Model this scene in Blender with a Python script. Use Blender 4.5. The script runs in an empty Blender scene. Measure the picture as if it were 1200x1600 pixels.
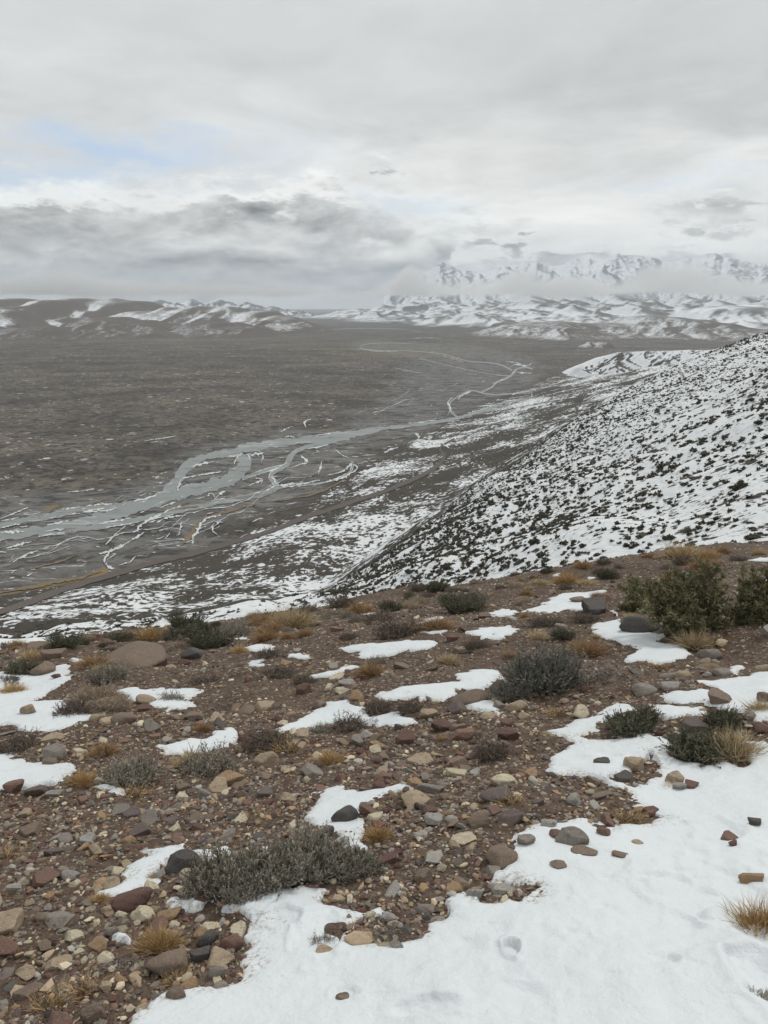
import bpy, math, random
import numpy as np
R = math.radians
rng = np.random.default_rng(7)
random.seed(7)
sc = bpy.context.scene
COL = sc.collection

# ------------------------------------------------------------------ camera
F, CX, CY = 1186.0, 600.0, 800.0          # focal length and centre of the 1200 x 1600 photograph, in its pixels
PITCH = R(15.2); CAMZ = 1.6
cam_data = bpy.data.cameras.new('camera'); cam = bpy.data.objects.new('camera', cam_data); COL.objects.link(cam)
cam.location = (0, 0, CAMZ); cam.rotation_euler = (R(90) - PITCH, 0, 0)
cam_data.sensor_fit = 'VERTICAL'; cam_data.sensor_height = 24
cam_data.lens = 24 * F / 1600
cam_data.clip_start = 0.05; cam_data.clip_end = 60000
sc.camera = cam

# ------------------------------------------------------------------ render settings, exposure
sc.render.engine = 'CYCLES'
sc.view_settings.view_transform = 'Standard'
try: sc.view_settings.look = 'None'
except Exception: pass
sc.view_settings.exposure = 0.28; sc.view_settings.gamma = 1.0; sc.view_settings.use_curve_mapping = False
sc.cycles.use_denoising = True
sc.cycles.max_bounces = 6; sc.cycles.diffuse_bounces = 3; sc.cycles.glossy_bounces = 2
sc.cycles.transparent_max_bounces = 8; sc.cycles.volume_bounces = 1
sc.cycles.volume_step_rate = 1.0; sc.cycles.volume_max_steps = 64

# ------------------------------------------------------------------ node helper
class NT:
    def __init__(s, tree): s.t = tree; tree.nodes.clear()
    def n(s, kind, props=None, **inp):
        nd = s.t.nodes.new('ShaderNode' + kind)
        for k, v in (props or {}).items(): setattr(nd, k, v)
        for k, v in inp.items():
            key = int(k[1:]) if k[0] == 'i' and k[1:].isdigit() else k.replace('_', ' ')
            s.set(nd.inputs[key], v)
        return nd
    def set(s, sock, v):
        if isinstance(v, bpy.types.NodeSocket): s.t.links.new(v, sock)
        elif isinstance(v, bpy.types.Node): s.t.links.new(v.outputs[0], sock)
        else: sock.default_value = v
    def m(s, op, a, b=0.0, c=0.0, clamp=False):
        nd = s.t.nodes.new('ShaderNodeMath'); nd.operation = op; nd.use_clamp = clamp
        for i, v in enumerate((a, b, c)): s.set(nd.inputs[i], v)
        return nd.outputs[0]
    def mix(s, f, a, b, mode='MIX'):
        nd = s.t.nodes.new('ShaderNodeMix'); nd.data_type = 'RGBA'; nd.blend_type = mode
        s.set(nd.inputs[0], f)
        for i, v in ((6, a), (7, b)):
            s.set(nd.inputs[i], (*v, 1) if isinstance(v, tuple) and len(v) == 3 else v)
        return nd.outputs[2]
    def ss(s, x, a, b, lo=0.0, hi=1.0):      # smoothstep map
        nd = s.t.nodes.new('ShaderNodeMapRange'); nd.interpolation_type = 'SMOOTHSTEP'
        for i, v in enumerate((x, a, b, lo, hi)): s.set(nd.inputs[i], v)
        return nd.outputs[0]
    def noise(s, vec, scale, detail=3.0, rough=0.55, dist=0.0):
        return s.n('TexNoise', Vector=vec, Scale=scale, Detail=detail, Roughness=rough, Distortion=dist).outputs[0]
    def vscale(s, vec, xyz):
        return s.n('VectorMath', {'operation': 'MULTIPLY'}, i0=vec, i1=xyz).outputs[0]
    def ramp(s, f, pts):
        nd = s.t.nodes.new('ShaderNodeValToRGB'); s.set(nd.inputs[0], f)
        cr = nd.color_ramp
        while len(cr.elements) > 1: cr.elements.remove(cr.elements[-1])
        cr.elements[0].position = pts[0][0]; cr.elements[0].color = (*pts[0][1], 1)
        for p, c in pts[1:]:
            e = cr.elements.new(p); e.color = (*c, 1)
        return nd.outputs[0]
    def attr(s, name, out=2):
        return s.n('Attribute', {'attribute_name': name}).outputs[out]

def px_azel(px, py):
    u, v = (px - CX) / F, (CY - py) / F
    c, s_ = math.cos(PITCH), math.sin(PITCH)
    x, y, z = u, c + v * s_, -s_ + v * c
    return math.atan2(x, y), math.atan2(z, math.hypot(x, y))

# ------------------------------------------------------------------ sky
SUN_EL, SUN_AZ = R(48), R(38)            # veiled sun, high beyond the right-hand mountains
world = bpy.data.worlds.new('World'); sc.world = world; world.use_nodes = True
w = NT(world.node_tree)
tc = w.n('TexCoord').outputs['Generated']
nrm = w.n('VectorMath', {'operation': 'NORMALIZE'}, i0=tc).outputs[0]
sep = w.n('SeparateXYZ', i0=nrm)
X, Y, Z = sep.outputs
sky = w.n('TexSky', {'sky_type': 'NISHITA', 'sun_disc': False, 'sun_elevation': SUN_EL, 'sun_rotation': SUN_AZ, 'altitude': 1500.0})
blue = w.mix(1.0, sky.outputs[0], (0.11, 0.11, 0.11), 'MULTIPLY')
zz = w.m('ADD', w.m('MAXIMUM', Z, 0.0), 0.09)
P = w.n('CombineXYZ', i0=w.m('DIVIDE', X, zz), i1=w.m('DIVIDE', Y, zz), i2=0.0).outputs[0]
big = w.noise(P, 0.55, 5, 0.55, 0.4)
mid = w.noise(P, 1.7, 6, 0.6, 0.3)
wisp = w.noise(w.vscale(nrm, (5.0, 5.0, 19.0)), 1.0, 7, 0.62, 0.5)
AZ = w.m('ARCTAN2', X, Y); EL = w.m('ARCSINE', Z)
wa = w.m('MULTIPLY', w.m('SUBTRACT', w.noise(w.vscale(nrm, (4.0, 4.0, 9.0)), 1.0, 5, 0.6), 0.5), 0.30)
wb = w.m('MULTIPLY', w.m('SUBTRACT', w.noise(w.vscale(nrm, (9.0, 9.0, 24.0)), 1.3, 7, 0.66), 0.5), 0.12)
AZw, ELw = w.m('ADD', AZ, wa), w.m('ADD', EL, wb)
def blob(px, py, sx, sy, hard=False):
    a, e = px_azel(px, py)
    dx = w.m('DIVIDE', w.m('SUBTRACT', AZw, a), sx / F)
    dy = w.m('DIVIDE', w.m('SUBTRACT', ELw, e), sy / F)
    r2 = w.m('ADD', w.m('MULTIPLY', dx, dx), w.m('MULTIPLY', dy, dy))
    if hard: return w.ss(r2, 1.5, 0.55)
    return w.m('POWER', 2.718, w.m('MULTIPLY', r2, -1.0))
# value of the cloud deck (linear)
val = w.m('ADD', 0.575, w.m('MULTIPLY', w.m('SUBTRACT', big, 0.5), 0.34))
val = w.m('ADD', val, w.m('MULTIPLY', w.m('SUBTRACT', mid, 0.5), 0.15))
band = w.m('POWER', 2.718, w.m('MULTIPLY', w.m('POWER', w.m('DIVIDE', w.m('SUBTRACT', ELw, px_azel(600, 300)[1]), 0.075), 2.0), -1.0))
val = w.m('ADD', val, w.m('MULTIPLY', band, 0.12))
val = w.m('ADD', val, w.m('MULTIPLY', w.m('MULTIPLY', w.m('SUBTRACT', wisp, 0.5), 0.62), w.ss(EL, 0.36, 0.12)))
for px, py, sx, sy, am in ((860, 350, 420, 45, .12), (150, 150, 260, 70, .07), (120, 305, 260, 20, .16), (480, 300, 200, 12, .14), (640, 170, 480, 55, -.05),
                           (950, 60, 420, 60, -.035), (1180, 320, 160, 22, -.10), (440, 335, 260, 16, -.07)):
    val = w.m('ADD', val, w.m('MULTIPLY', blob(px, py, sx, sy), am))
# bright creamy air behind the low clouds
val = w.m('ADD', val, w.m('MULTIPLY', w.ss(EL, 0.17, 0.05), 0.13))
# ragged grey cumulus low over the valley: noise shapes, thicker where the photograph has them
cv = w.vscale(nrm, (6.5, 6.5, 17.0))
n1 = w.noise(cv, 1.0, 8, 0.6, 0.25)
n2 = w.noise(w.n('VectorMath', {'operation': 'ADD'}, i0=cv, i1=(0.0, 0.0, 0.26)).outputs[0], 1.0, 8, 0.6, 0.25)
cov = None
for px, py, sx, sy, am in ((10, 368, 190, 50, 1.0), (150, 385, 110, 40, .7), (440, 352, 300, 44, .86), (300, 425, 360, 36, 1.0), (500, 420, 150, 36, .95), (90, 425, 230, 24, .7), (638, 398, 30, 24, .95), (600, 432, 80, 16, .8),
                           (790, 390, 46, 16, .9), (720, 385, 70, 16, .6), (850, 425, 420, 20, .75), (1190, 322, 120, 18, .6), (1000, 380, 120, 10, .35), (1080, 300, 260, 16, .35), (1195, 355, 40, 14, .5), (60, 455, 420, 14, .55), (620, 300, 330, 14, .3)):
    b_ = w.m('MULTIPLY', blob(px, py, sx, sy), am)
    cov = b_ if cov is None else w.m('MAXIMUM', cov, b_)
mk = w.m('ADD', w.m('MULTIPLY', n1, 1.0), w.m('MULTIPLY', cov, 0.50))
alpha = w.ss(mk, 0.67, 0.79)
lit = w.m('MULTIPLY', w.m('SUBTRACT', n1, n2), 2.5)
cval = w.m('ADD', w.m('SUBTRACT', 0.52, w.m('MULTIPLY', w.ss(mk, 0.70, 1.0), 0.22)), lit)
alpha = w.m('MULTIPLY', alpha, 0.92)
val = w.m('ADD', w.m('MULTIPLY', val, w.m('SUBTRACT', 1.0, alpha)), w.m('MULTIPLY', alpha, cval))
tint = w.ss(EL, 0.02, 0.32)
warm = w.mix(tint, (1.0, 0.985, 0.935), (0.975, 1.0, 0.99))
cloud = w.mix(1.0, warm, w.n('CombineColor', i0=val, i1=val, i2=val).outputs[0], 'MULTIPLY')
hole = None
for px, py, sx, sy, am in ((185, 238, 200, 30, .95), (60, 262, 190, 26, .75), (250, 285, 70, 14, .4), (640, 322, 60, 18, .5), (1070, 280, 110, 12, .35), (640, 345, 22, 12, .5)):
    b_ = w.m('MULTIPLY', blob(px, py, sx, sy), am)
    hole = b_ if hole is None else w.m('MAXIMUM', hole, b_)
gaps = w.m('MULTIPLY', w.ss(w.noise(P, 0.8, 5, 0.6, 0.6), 0.62, 0.75), 0.35)
hole = w.m('MAXIMUM', w.m('MULTIPLY', hole, w.ss(wisp, 0.25, 0.55)), gaps)
skyc = w.mix(hole, cloud, w.mix(0.5, blue, (0.50, 0.60, 0.74)))
bg = w.n('Background', Color=skyc, Strength=1.0)
w.n('OutputWorld', Surface=bg)

sun_d = bpy.data.lights.new('sun', 'SUN'); sun_d.energy = 1.35; sun_d.angle = R(13); sun_d.color = (1, 0.965, 0.91)
sun = bpy.data.objects.new('sun', sun_d); COL.objects.link(sun)
sun.rotation_euler = (R(90) - SUN_EL, 0, math.pi - SUN_AZ)   # shines from azimuth SUN_AZ (towards +Y, +X)

# ------------------------------------------------------------------ numpy noise
def _h(ix, iy, seed):
    n = (ix.astype(np.int64) * 374761393 + iy.astype(np.int64) * 668265263 + seed * 1442695041) & 0xffffffff
    n = ((n ^ (n >> 13)) * 1274126177) & 0xffffffff
    return ((n ^ (n >> 16)) & 0xffffff) / float(0xffffff)
def vnoise(x, y, seed=0):
    ix, iy = np.floor(x), np.floor(y); fx, fy = x - ix, y - iy
    fx = fx * fx * fx * (fx * (fx * 6 - 15) + 10); fy = fy * fy * fy * (fy * (fy * 6 - 15) + 10)
    a, b = _h(ix, iy, seed), _h(ix + 1, iy, seed); c, d = _h(ix, iy + 1, seed), _h(ix + 1, iy + 1, seed)
    return (a + (b - a) * fx + (c - a) * fy + (a - b - c + d) * fx * fy) * 2 - 1
def fbm(x, y, o=4, seed=0, g=0.5):
    s_, a = 0, 1.0
    for i in range(o):
        s_ = s_ + a * vnoise(x, y, seed + i * 17); a *= g; x, y = x * 1.97 + 11.3 + y * .13, y * 2.03 - 7.1 - x * .13
    return s_
def ridged(x, y, o=4, seed=0):
    s_, a, pr = 0, 0.6, 1.0
    for i in range(o):
        r = 1 - np.abs(vnoise(x, y, seed + i * 31)); r = r * r
        s_ = s_ + a * r * pr; pr = r; a *= 0.55; x, y = x * 2.03 + 3.1, y * 1.97 + 9.2
    return s_

# ------------------------------------------------------------------ pixels to rays and ground points
def ray(px, py):
    px, py = np.asarray(px, float), np.asarray(py, float)
    u, v = (px - CX) / F, (CY - py) / F
    c, s_ = math.cos(PITCH), math.sin(PITCH)
    return u, c + v * s_, -s_ + v * c
def azt(px, py):
    x, y, z = ray(px, py); return np.arctan2(x, y), z / np.hypot(x, y)

FLOOR = -120.0
FE = {   # (px, py, distance) or (px, py, distance, z): features of the land read off the photograph, near to far
 'mid':  None,
 'edge': [(-900, 1075, 9), (-300, 1035, 11), (0, 1012, 12), (300, 978, 13), (500, 948, 14), (700, 912, 16), (900, 882, 19), (1200, 843, 24), (1600, 800, 30), (2100, 760, 36)],
 'hid':  None,
 'foot': [(-900, 1060, 85), (-300, 1030, 88), (0, 1009, 90), (300, 977, 100), (500, 944, 108), (700, 906, 80), (900, 877, 64), (1200, 838, 55), (1600, 790, 60), (2100, 740, 70)],
 'face': [(-900, 1045, 110), (-300, 1025, 112), (0, 1006, 112), (300, 976, 120), (500, 942, 126), (700, 866, 112), (900, 800, 104), (1200, 712, 96), (1600, 640, 96), (2100, 560, 100)],
 'rib':  [(-900, 1040, 125), (-300, 1020, 128), (0, 1003, 128), (300, 974, 138), (500, 939, 150), (700, 826, 150), (840, 764, 152), (1000, 688, 156), (1200, 582, 165), (1600, 440, 180), (2100, 300, 200)],
 'dip':  [(-900, 1036, 140), (-300, 1016, 142), (0, 1000, 142), (300, 972, 150), (500, 938.5, 158), (700, 829, 178), (840, 767, 190), (1000, 692, 205), (1200, 588, 225), (1600, 450, 245), (2100, 310, 260)],
 'crest':[(-900, 1030, 152), (-300, 1012, 154), (0, 998, 155), (300, 970, 165), (500, 938, 172), (600, 866, 190), (700, 799, 225), (840, 700, 270), (1000, 603, 320), (1200, 522, 400), (1600, 380, 450), (2100, 230, 480)],
 'base': [(-900, 995, 210), (-300, 988, 215), (0, 976, 222), (300, 958, 240), (500, 928, 270), (600, 860, 325), (700, 796, 385), (840, 695, 520), (1000, 604, 760), (1200, 540, 1000), (1600, 500, 1100), (2100, 480, 1200)],
 'bench':[(-900, 945, None), (-300, 942, None), (0, 930, None), (160, 905, None), (350, 862, None), (500, 775, None), (640, 692, None), (700, 660, None), (850, 598, None), (960, 562, 1800), (1200, 540, 2200), (1600, 520, 2400), (2100, 510, 2500)],
}
BEH = {'edge': (20, 3), 'foot': (70, 14), 'face': (100, 22), 'rib': (150, 34), 'dip': (180, 40), 'crest': (230, 55), 'base': (600, 120), 'bench': (1500, 230)}
AZT = np.linspace(-math.pi, math.pi, 2881)
prof = [(np.full(AZT.shape, 0.3), np.zeros(AZT.shape))]
tabs = {}
for k in ('edge', 'foot', 'face', 'rib', 'dip', 'crest', 'base', 'bench'):
    pts = []
    for q in FE[k]:
        a, t = azt(q[0], q[1])
        if q[2] is None: z = FLOOR + 1.0; d = (z - CAMZ) / t
        else: d = q[2]; z = CAMZ + t * d
        pts.append((float(a), float(d), float(z)))
    bd, bz = BEH[k]
    pts = [(-math.pi, bd, bz), (-2.3, bd, bz)] + pts + [(2.3, bd, bz), (math.pi, bd, bz)]
    pts.sort(); A = np.array(pts)
    tabs[k] = (np.exp(np.interp(AZT, A[:, 0], np.log(A[:, 1]))), np.interp(AZT, A[:, 0], A[:, 2]))
ed, ez = tabs['edge']; fd, fz = tabs['foot']
prof.append((ed * 0.5, ez * 0.46))
prof.append((ed, ez))
hd = np.sqrt(ed * fd)
prof.append((hd, CAMZ + (ez - CAMZ) / ed * hd - 0.085 * hd))
front = np.abs(AZT) < 1.2
for k in ('foot', 'face', 'rib', 'dip', 'crest', 'base', 'bench'): prof.append(tabs[k])
flatd = np.maximum(tabs['bench'][0] * 1.12, 350)
FZ = np.where(np.abs(AZT) < 1.0, FLOOR, FLOOR + np.clip((np.abs(AZT) - 1.0) / 1.0, 0, 1) * 400)
prof.append((flatd, FZ)); prof.append((np.full(AZT.shape, 40000.0), FZ))
L0, L1, NL = math.log(0.25), math.log(40000.0), 1200
LG = np.linspace(L0, L1, NL)
TAB = np.zeros((len(AZT), NL))
PD = np.log(np.array([p[0] for p in prof])); PZ = np.array([p[1] for p in prof])
for i in range(len(AZT)): TAB[i] = np.interp(np.exp(LG), np.exp(PD[:, i]), PZ[:, i])
def gk(s_):
    r = int(3 * s_) + 1; k = np.exp(-0.5 * (np.arange(-r, r + 1) / s_) ** 2); return k / k.sum(), r
k_, r_ = gk(2.6)
TAB = np.apply_along_axis(lambda v: np.convolve(np.pad(v, r_, mode='edge'), k_, 'valid'), 1, TAB)
k_, r_ = gk(7.0)
TAB = np.apply_along_axis(lambda v: np.convolve(np.pad(v, r_, mode='wrap'), k_, 'valid'), 0, TAB)

def base_h(x, y):
    d = np.maximum(np.hypot(x, y), 0.26); a = np.arctan2(x, y)
    fa = (a + math.pi) / (2 * math.pi) * (len(AZT) - 1); fl = (np.log(d) - L0) / (L1 - L0) * (NL - 1)
    ia = np.clip(np.floor(fa).astype(int), 0, len(AZT) - 2); il = np.clip(np.floor(fl).astype(int), 0, NL - 2)
    ta, tl = fa - ia, np.clip(fl - il, 0, 1)
    return (TAB[ia, il] * (1 - ta) + TAB[ia + 1, il] * ta) * (1 - tl) + (TAB[ia, il + 1] * (1 - ta) + TAB[ia + 1, il + 1] * ta) * tl
def smooth(x, a, b):
    t = np.clip((x - a) / (b - a), 0, 1); return t * t * (3 - 2 * t)
def H(x, y, micro=True):
    x, y = np.asarray(x, float), np.asarray(y, float)
    d = np.hypot(x, y); z = base_h(x, y)
    near = 1 - smooth(d, 18, 40)
    z = z + near * smooth(d, 1.0, 4.0) * (0.10 * fbm(x * 0.45, y * 0.45, 2, 3) + 0.035 * fbm(x * 1.6, y * 1.6, 2, 5))
    if micro: z = z + near * (0.012 * fbm(x * 7, y * 7, 3, 9))
    up = smooth(z, FLOOR + 1.5, FLOOR + 30)
    far = smooth(d, 30, 90)
    z = z + far * up * (1.6 * fbm(x / 26, y / 26, 3, 12) + 0.5 * fbm(x / 7, y / 7, 2, 14) * (1 - smooth(d, 200, 350)))
    # shallow gullies running down the hillside, towards the valley on the left
    g = ridged((y * 0.93 + x * 0.36) / 34.0, (x * 0.93 - y * 0.36) / 190.0, 3, 21)
    z = z - far * up * 2.6 * (g - 0.5)
    lowm = smooth(z, FLOOR + 0.5, FLOOR + 8) * far
    z = z + lowm * 1.0 * fbm(x / 40, y / 40, 3, 33)
    return z
TS = np.geomspace(0.9, 9000, 260)
def hit(px, py, micro=False):
    "where the ray through a pixel meets the land"
    rx, ry, rz = ray(px, py); rx, ry, rz = (np.atleast_1d(v).astype(float) for v in (rx, ry, rz))
    out = np.zeros(rx.shape)
    for c in range(0, len(rx), 2000):
        X, Y, Z = rx[c:c + 2000, None], ry[c:c + 2000, None], rz[c:c + 2000, None]; T = np.repeat(TS[None], len(X), 0)
        for k in range(3):
            b = CAMZ + Z * T < H(X * T, Y * T, micro); b[:, -1] = True; b[:, 0] = False
            i = np.argmax(b, 1); r = np.arange(len(i)); lo, hi = T[r, i - 1], T[r, i]
            T = lo[:, None] + (hi - lo)[:, None] * np.linspace(0, 1, 26)[None]
        out[c:c + 2000] = (lo + hi) / 2
    return rx * out, ry * out, CAMZ + rz * out
def plain(px, py, zf=FLOOR):
    rx, ry, rz = ray(px, py); t = (zf - CAMZ) / rz; return rx * t, ry * t

# ------------------------------------------------------------------ mesh helpers
def mesh(name, V, Fc, mat=None, smooth_=True, attrs=None, mats=None, mi=None):
    V = np.asarray(V, np.float32); me = bpy.data.meshes.new(name)
    Fc = np.asarray(Fc); n, k = Fc.shape
    me.vertices.add(len(V)); me.vertices.foreach_set('co', V.ravel())
    me.loops.add(n * k); me.loops.foreach_set('vertex_index', Fc.astype(np.int32).ravel())
    me.polygons.add(n); me.polygons.foreach_set('loop_start', np.arange(0, n * k, k, dtype=np.int32))
    me.polygons.foreach_set('loop_total', np.full(n, k, np.int32))
    me.polygons.foreach_set('use_smooth', np.full(n, smooth_, bool))
    for m_ in (mats or ([mat] if mat else [])): me.materials.append(m_)
    if mi is not None: me.polygons.foreach_set('material_index', np.asarray(mi, np.int32))
    me.update(calc_edges=True); me.validate()
    for an, av in (attrs or {}).items():
        av = np.asarray(av, np.float32)
        if av.ndim == 1:
            a = me.attributes.new(an, 'FLOAT', 'POINT'); a.data.foreach_set('value', av)
        else:
            a = me.attributes.new(an, 'FLOAT_COLOR', 'POINT')
            a.data.foreach_set('color', np.hstack([av, np.ones((len(av), 1), np.float32)]).ravel())
    return me
def link(name, me, parent=None, loc=None, rz=0.0, sc_=None, **tags):
    o = bpy.data.objects.new(name, me); COL.objects.link(o)
    if parent is not None: o.parent = parent
    if loc is not None: o.location = loc
    if rz: o.rotation_euler.z = rz
    if sc_ is not None: o.scale = sc_
    for k, v in tags.items():
        if v: o[k] = v
    return o
def grid_faces(nr, nc, wrap=False):
    r, c = np.meshgrid(np.arange(nr - 1), np.arange(nc if wrap else nc - 1), indexing='ij')
    a = r * nc + c; b = r * nc + (c + 1) % nc
    return np.stack([a, b, b + nc, a + nc], -1).reshape(-1, 4)

def new_mat(name):
    m = bpy.data.materials.new(name); m.use_nodes = True
    return m, NT(m.node_tree)
def finish(t, color, rough=0.85, normal=None, spec=0.3, **kw):
    b = t.n('BsdfPrincipled', Base_Color=color if not isinstance(color, tuple) else (*color, 1), Roughness=rough)
    b.inputs['Specular IOR Level'].default_value = spec
    if normal is not None: t.set(b.inputs['Normal'], normal)
    for k, v in kw.items(): t.set(b.inputs[k.replace('_', ' ')], v)
    t.n('OutputMaterial', Surface=b); return b
def bump(t, h, dist, strength=1.0):
    return t.n('Bump', Height=h, Distance=dist, Strength=strength).outputs[0]
def pos(t): return t.n('NewGeometry').outputs['Position']
# ------------------------------------------------------------------ materials of the setting
def mat_soil():
    m, t = new_mat('stony_soil'); p = pos(t)
    v1 = t.n('TexVoronoi', Vector=p, Scale=55.0); v2 = t.n('TexVoronoi', Vector=p, Scale=130.0)
    n1 = t.noise(p, 1.1, 4); n2 = t.noise(p, 14, 5, 0.65)
    soil = t.ramp(n2, [(0.3, (.056, .038, .028)), (0.5, (.112, .078, .057)), (0.72, (.182, .134, .098))])
    soil = t.mix(t.ss(n1, .35, .7), soil, t.mix(1.0, soil, (.80, .76, .74), 'MULTIPLY'))
    hs = t.n('SeparateColor', i0=v1.outputs['Color'])
    stone = t.ramp(hs.outputs[0], [(0.0, (.07, .05, .045)), (0.35, (.13, .09, .07)), (0.55, (.16, .135, .115)), (0.75, (.12, .065, .05)), (0.9, (.25, .19, .12)), (1.0, (.33, .28, .2))])
    isst = t.m('MULTIPLY', t.ss(v1.outputs['Distance'], .48, .36), t.ss(hs.outputs[1], .48, .52))
    v4 = t.n('TexVoronoi', Vector=p, Scale=19.0); h4 = t.n('SeparateColor', i0=v4.outputs['Color'])
    st4 = t.m('MULTIPLY', t.ss(v4.outputs['Distance'], .46, .36), t.ss(h4.outputs[1], .55, .58))
    c = t.mix(isst, soil, stone)
    c = t.mix(t.m('MULTIPLY', st4, .9), c, t.ramp(h4.outputs[0], [(0, (.11, .08, .065)), (.4, (.17, .13, .10)), (.7, (.20, .175, .15)), (1, (.34, .29, .21))]))
    hh = t.m('ADD', t.m('MULTIPLY', isst, t.m('SUBTRACT', 0.5, v1.outputs['Distance'])), t.m('ADD', t.m('MULTIPLY', n2, .8), t.m('MULTIPLY', v2.outputs['Distance'], -.45)))
    finish(t, c, 0.9, bump(t, hh, 0.012), spec=0.25); return m
def mat_snow():
    m, t = new_mat('old_snow'); p = pos(t)
    n1 = t.noise(p, 2.0, 3); n2 = t.noise(p, 60, 4, 0.7); n3 = t.noise(p, 9, 4)
    g = t.ss(t.noise(p, 30, 5, 0.75), .66, .80)
    c = t.mix(n1, (.63, .675, .70), (.71, .74, .755))
    c = t.mix(t.m('MULTIPLY', g, .16), c, (.30, .22, .16))
    c = t.mix(t.m('MULTIPLY', t.attr('fringe'), t.ss(n2, .48, .62)), c, (.34, .28, .23))
    c = t.mix(t.m('MULTIPLY', t.ss(t.noise(p, 130, 3, .6), .70, .74), .7), c, (.12, .09, .07))
    h = t.m('ADD', t.m('MULTIPLY', n2, .12), t.m('MULTIPLY', n3, 1.0))
    finish(t, c, 0.6, bump(t, h, 0.02), spec=0.35); return m
def snow_mix(t, p, amount, bare, snowc=(.80, .82, .84)):
    pass
def mat_land():
    m, t = new_mat('brushy_snowy_land'); p = pos(t)
    snow = t.attr('snow'); bed = t.attr('bed'); hill = t.attr('hill'); ochre = t.attr('ochre')
    warp = t.n('VectorMath', {'operation': 'ADD'}, i0=p, i1=t.vscale(t.n('TexNoise', Vector=p, Scale=.8, Detail=4.0, Roughness=.65).outputs[1], (2.6, 2.6, 0))).outputs[0]
    # bare spots round the shrubs on the hillside
    vh = t.n('TexVoronoi', Vector=t.vscale(warp, (.50, .36, .35)), Scale=1.0, Randomness=1.0)
    vh2 = t.n('TexVoronoi', Vector=t.vscale(warp, (1.25, .95, .9)), Scale=1.0, Randomness=1.0)
    rr = t.n('SeparateColor', i0=vh.outputs['Color']).outputs[0]
    spot = t.ss(vh.outputs['Distance'], t.m('ADD', .09, t.m('MULTIPLY', rr, .28)), t.m('ADD', .13, t.m('MULTIPLY', rr, .32)))   # 1 = snow
    spot2 = t.ss(vh2.outputs['Distance'], .26, .36)
    fine = t.noise(p, 1.9, 5, .7); broad = t.noise(p, .045, 4, .6, .6); streak = t.noise(t.vscale(p, (.33, .27, .3)), 1.0, 6, .66, .5)
    va = t.n('TexVoronoi', Vector=t.vscale(warp, (.30, .22, .2)), Scale=1.0)
    snowh = t.m('MULTIPLY', spot, t.m('MAXIMUM', spot2, t.ss(t.m('ADD', broad, t.m('MULTIPLY', fine, .3)), .68, .60)))
    thr = t.m("SUBTRACT", .84, t.m("ADD", t.m("MULTIPLY", snow, .70), t.m('MULTIPLY', t.m('SUBTRACT', broad, .5), .75)))
    snowa = t.ss(t.m('SUBTRACT', streak, t.m('MULTIPLY', t.ss(va.outputs['Distance'], .34, .24), .30)), t.m('SUBTRACT', thr, .02), t.m('ADD', thr, .02))
    snowh = t.m('MULTIPLY', snowh, t.ss(t.m('ADD', snow, t.m('MULTIPLY', t.m('SUBTRACT', t.m('ADD', broad, fine), 1.0), 1.0)), .22, .42))
    s = t.m('ADD', t.m('MULTIPLY', hill, snowh), t.m('MULTIPLY', t.m('SUBTRACT', 1.0, hill), snowa))
    # bare land
    v = t.n('TexVoronoi', Vector=p, Scale=.45); v3 = t.n('TexVoronoi', Vector=p, Scale=.13)
    brush = t.ss(v.outputs['Distance'], .50, .30)
    b1 = t.mix(broad, (.052, .044, .036), (.085, .072, .057))
    b1 = t.mix(t.m('MULTIPLY', brush, .75), b1, (.032, .033, .025))
    b1 = t.mix(t.ss(fine, .5, .8), b1, (.10, .088, .07))
    # valley floor
    f1 = t.noise(p, .012, 5, .6, .5); f2 = t.noise(t.vscale(p, (.009, .011, 0)), 1.0, 5, .62, .6)
    f0 = t.noise(t.vscale(p, (.0022, .0042, 0)), 1.0, 5, .6, .8)
    vf = t.mix(t.ss(f1, .38, .62), (.070, .061, .053), (.140, .123, .106))
    vf = t.mix(t.ss(f0, .45, .62), vf, t.mix(1.0, vf, (1.35, 1.32, 1.25), 'MULTIPLY'))
    vf = t.mix(t.m('MULTIPLY', t.ss(f2, .50, .60), .45), vf, (.165, .142, .108))
    sp1 = t.noise(t.vscale(p, (.095, .085, .1)), 1.0, 6, .78); sp2 = t.noise(t.vscale(p, (.030, .026, .1)), 1.0, 6, .75)
    vf = t.mix(t.m('MULTIPLY', t.ss(sp1, .50, .60), .85), vf, (.024, .022, .019))
    vf = t.mix(t.m('MULTIPLY', t.ss(sp2, .52, .68), .6), vf, (.036, .033, .029))
    vf = t.mix(t.m('MULTIPLY', t.ss(sp1, .44, .34), .6), vf, (.185, .168, .142))
    vf = t.mix(t.m('MULTIPLY', t.ss(v3.outputs['Distance'], .32, .2), .5), vf, (.04, .038, .03))
    flecks = t.m('MULTIPLY', t.ss(t.noise(t.vscale(p, (.07, .045, .2)), 1.0, 5, .8), .60, .65), t.ss(f2, .42, .56))
    for sc_, rad_ in ((.16, .40), (.055, .34)):
        vd = t.n('TexVoronoi', Vector=p, Scale=sc_); hc = t.n('SeparateColor', i0=vd.outputs['Color'])
        vf = t.mix(t.m('MULTIPLY', t.ss(vd.outputs['Distance'], rad_, rad_ * .6), t.m('MULTIPLY', t.ss(hc.outputs[0], .25, .3), .72)), vf, (.026, .025, .021))
        vf = t.mix(t.m('MULTIPLY', t.ss(vd.outputs['Distance'], rad_ * .75, rad_ * .5), t.m('MULTIPLY', t.ss(hc.outputs[1], .90, .91), t.ss(f0, .40, .55))), vf, (.52, .52, .51))
    vf = t.mix(flecks, vf, (.50, .49, .47))
    grav = t.mix(t.noise(t.vscale(p, (.02, .03, 0)), 1.0, 6, .65, .8), (.105, .099, .093), (.175, .167, .157))
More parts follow.
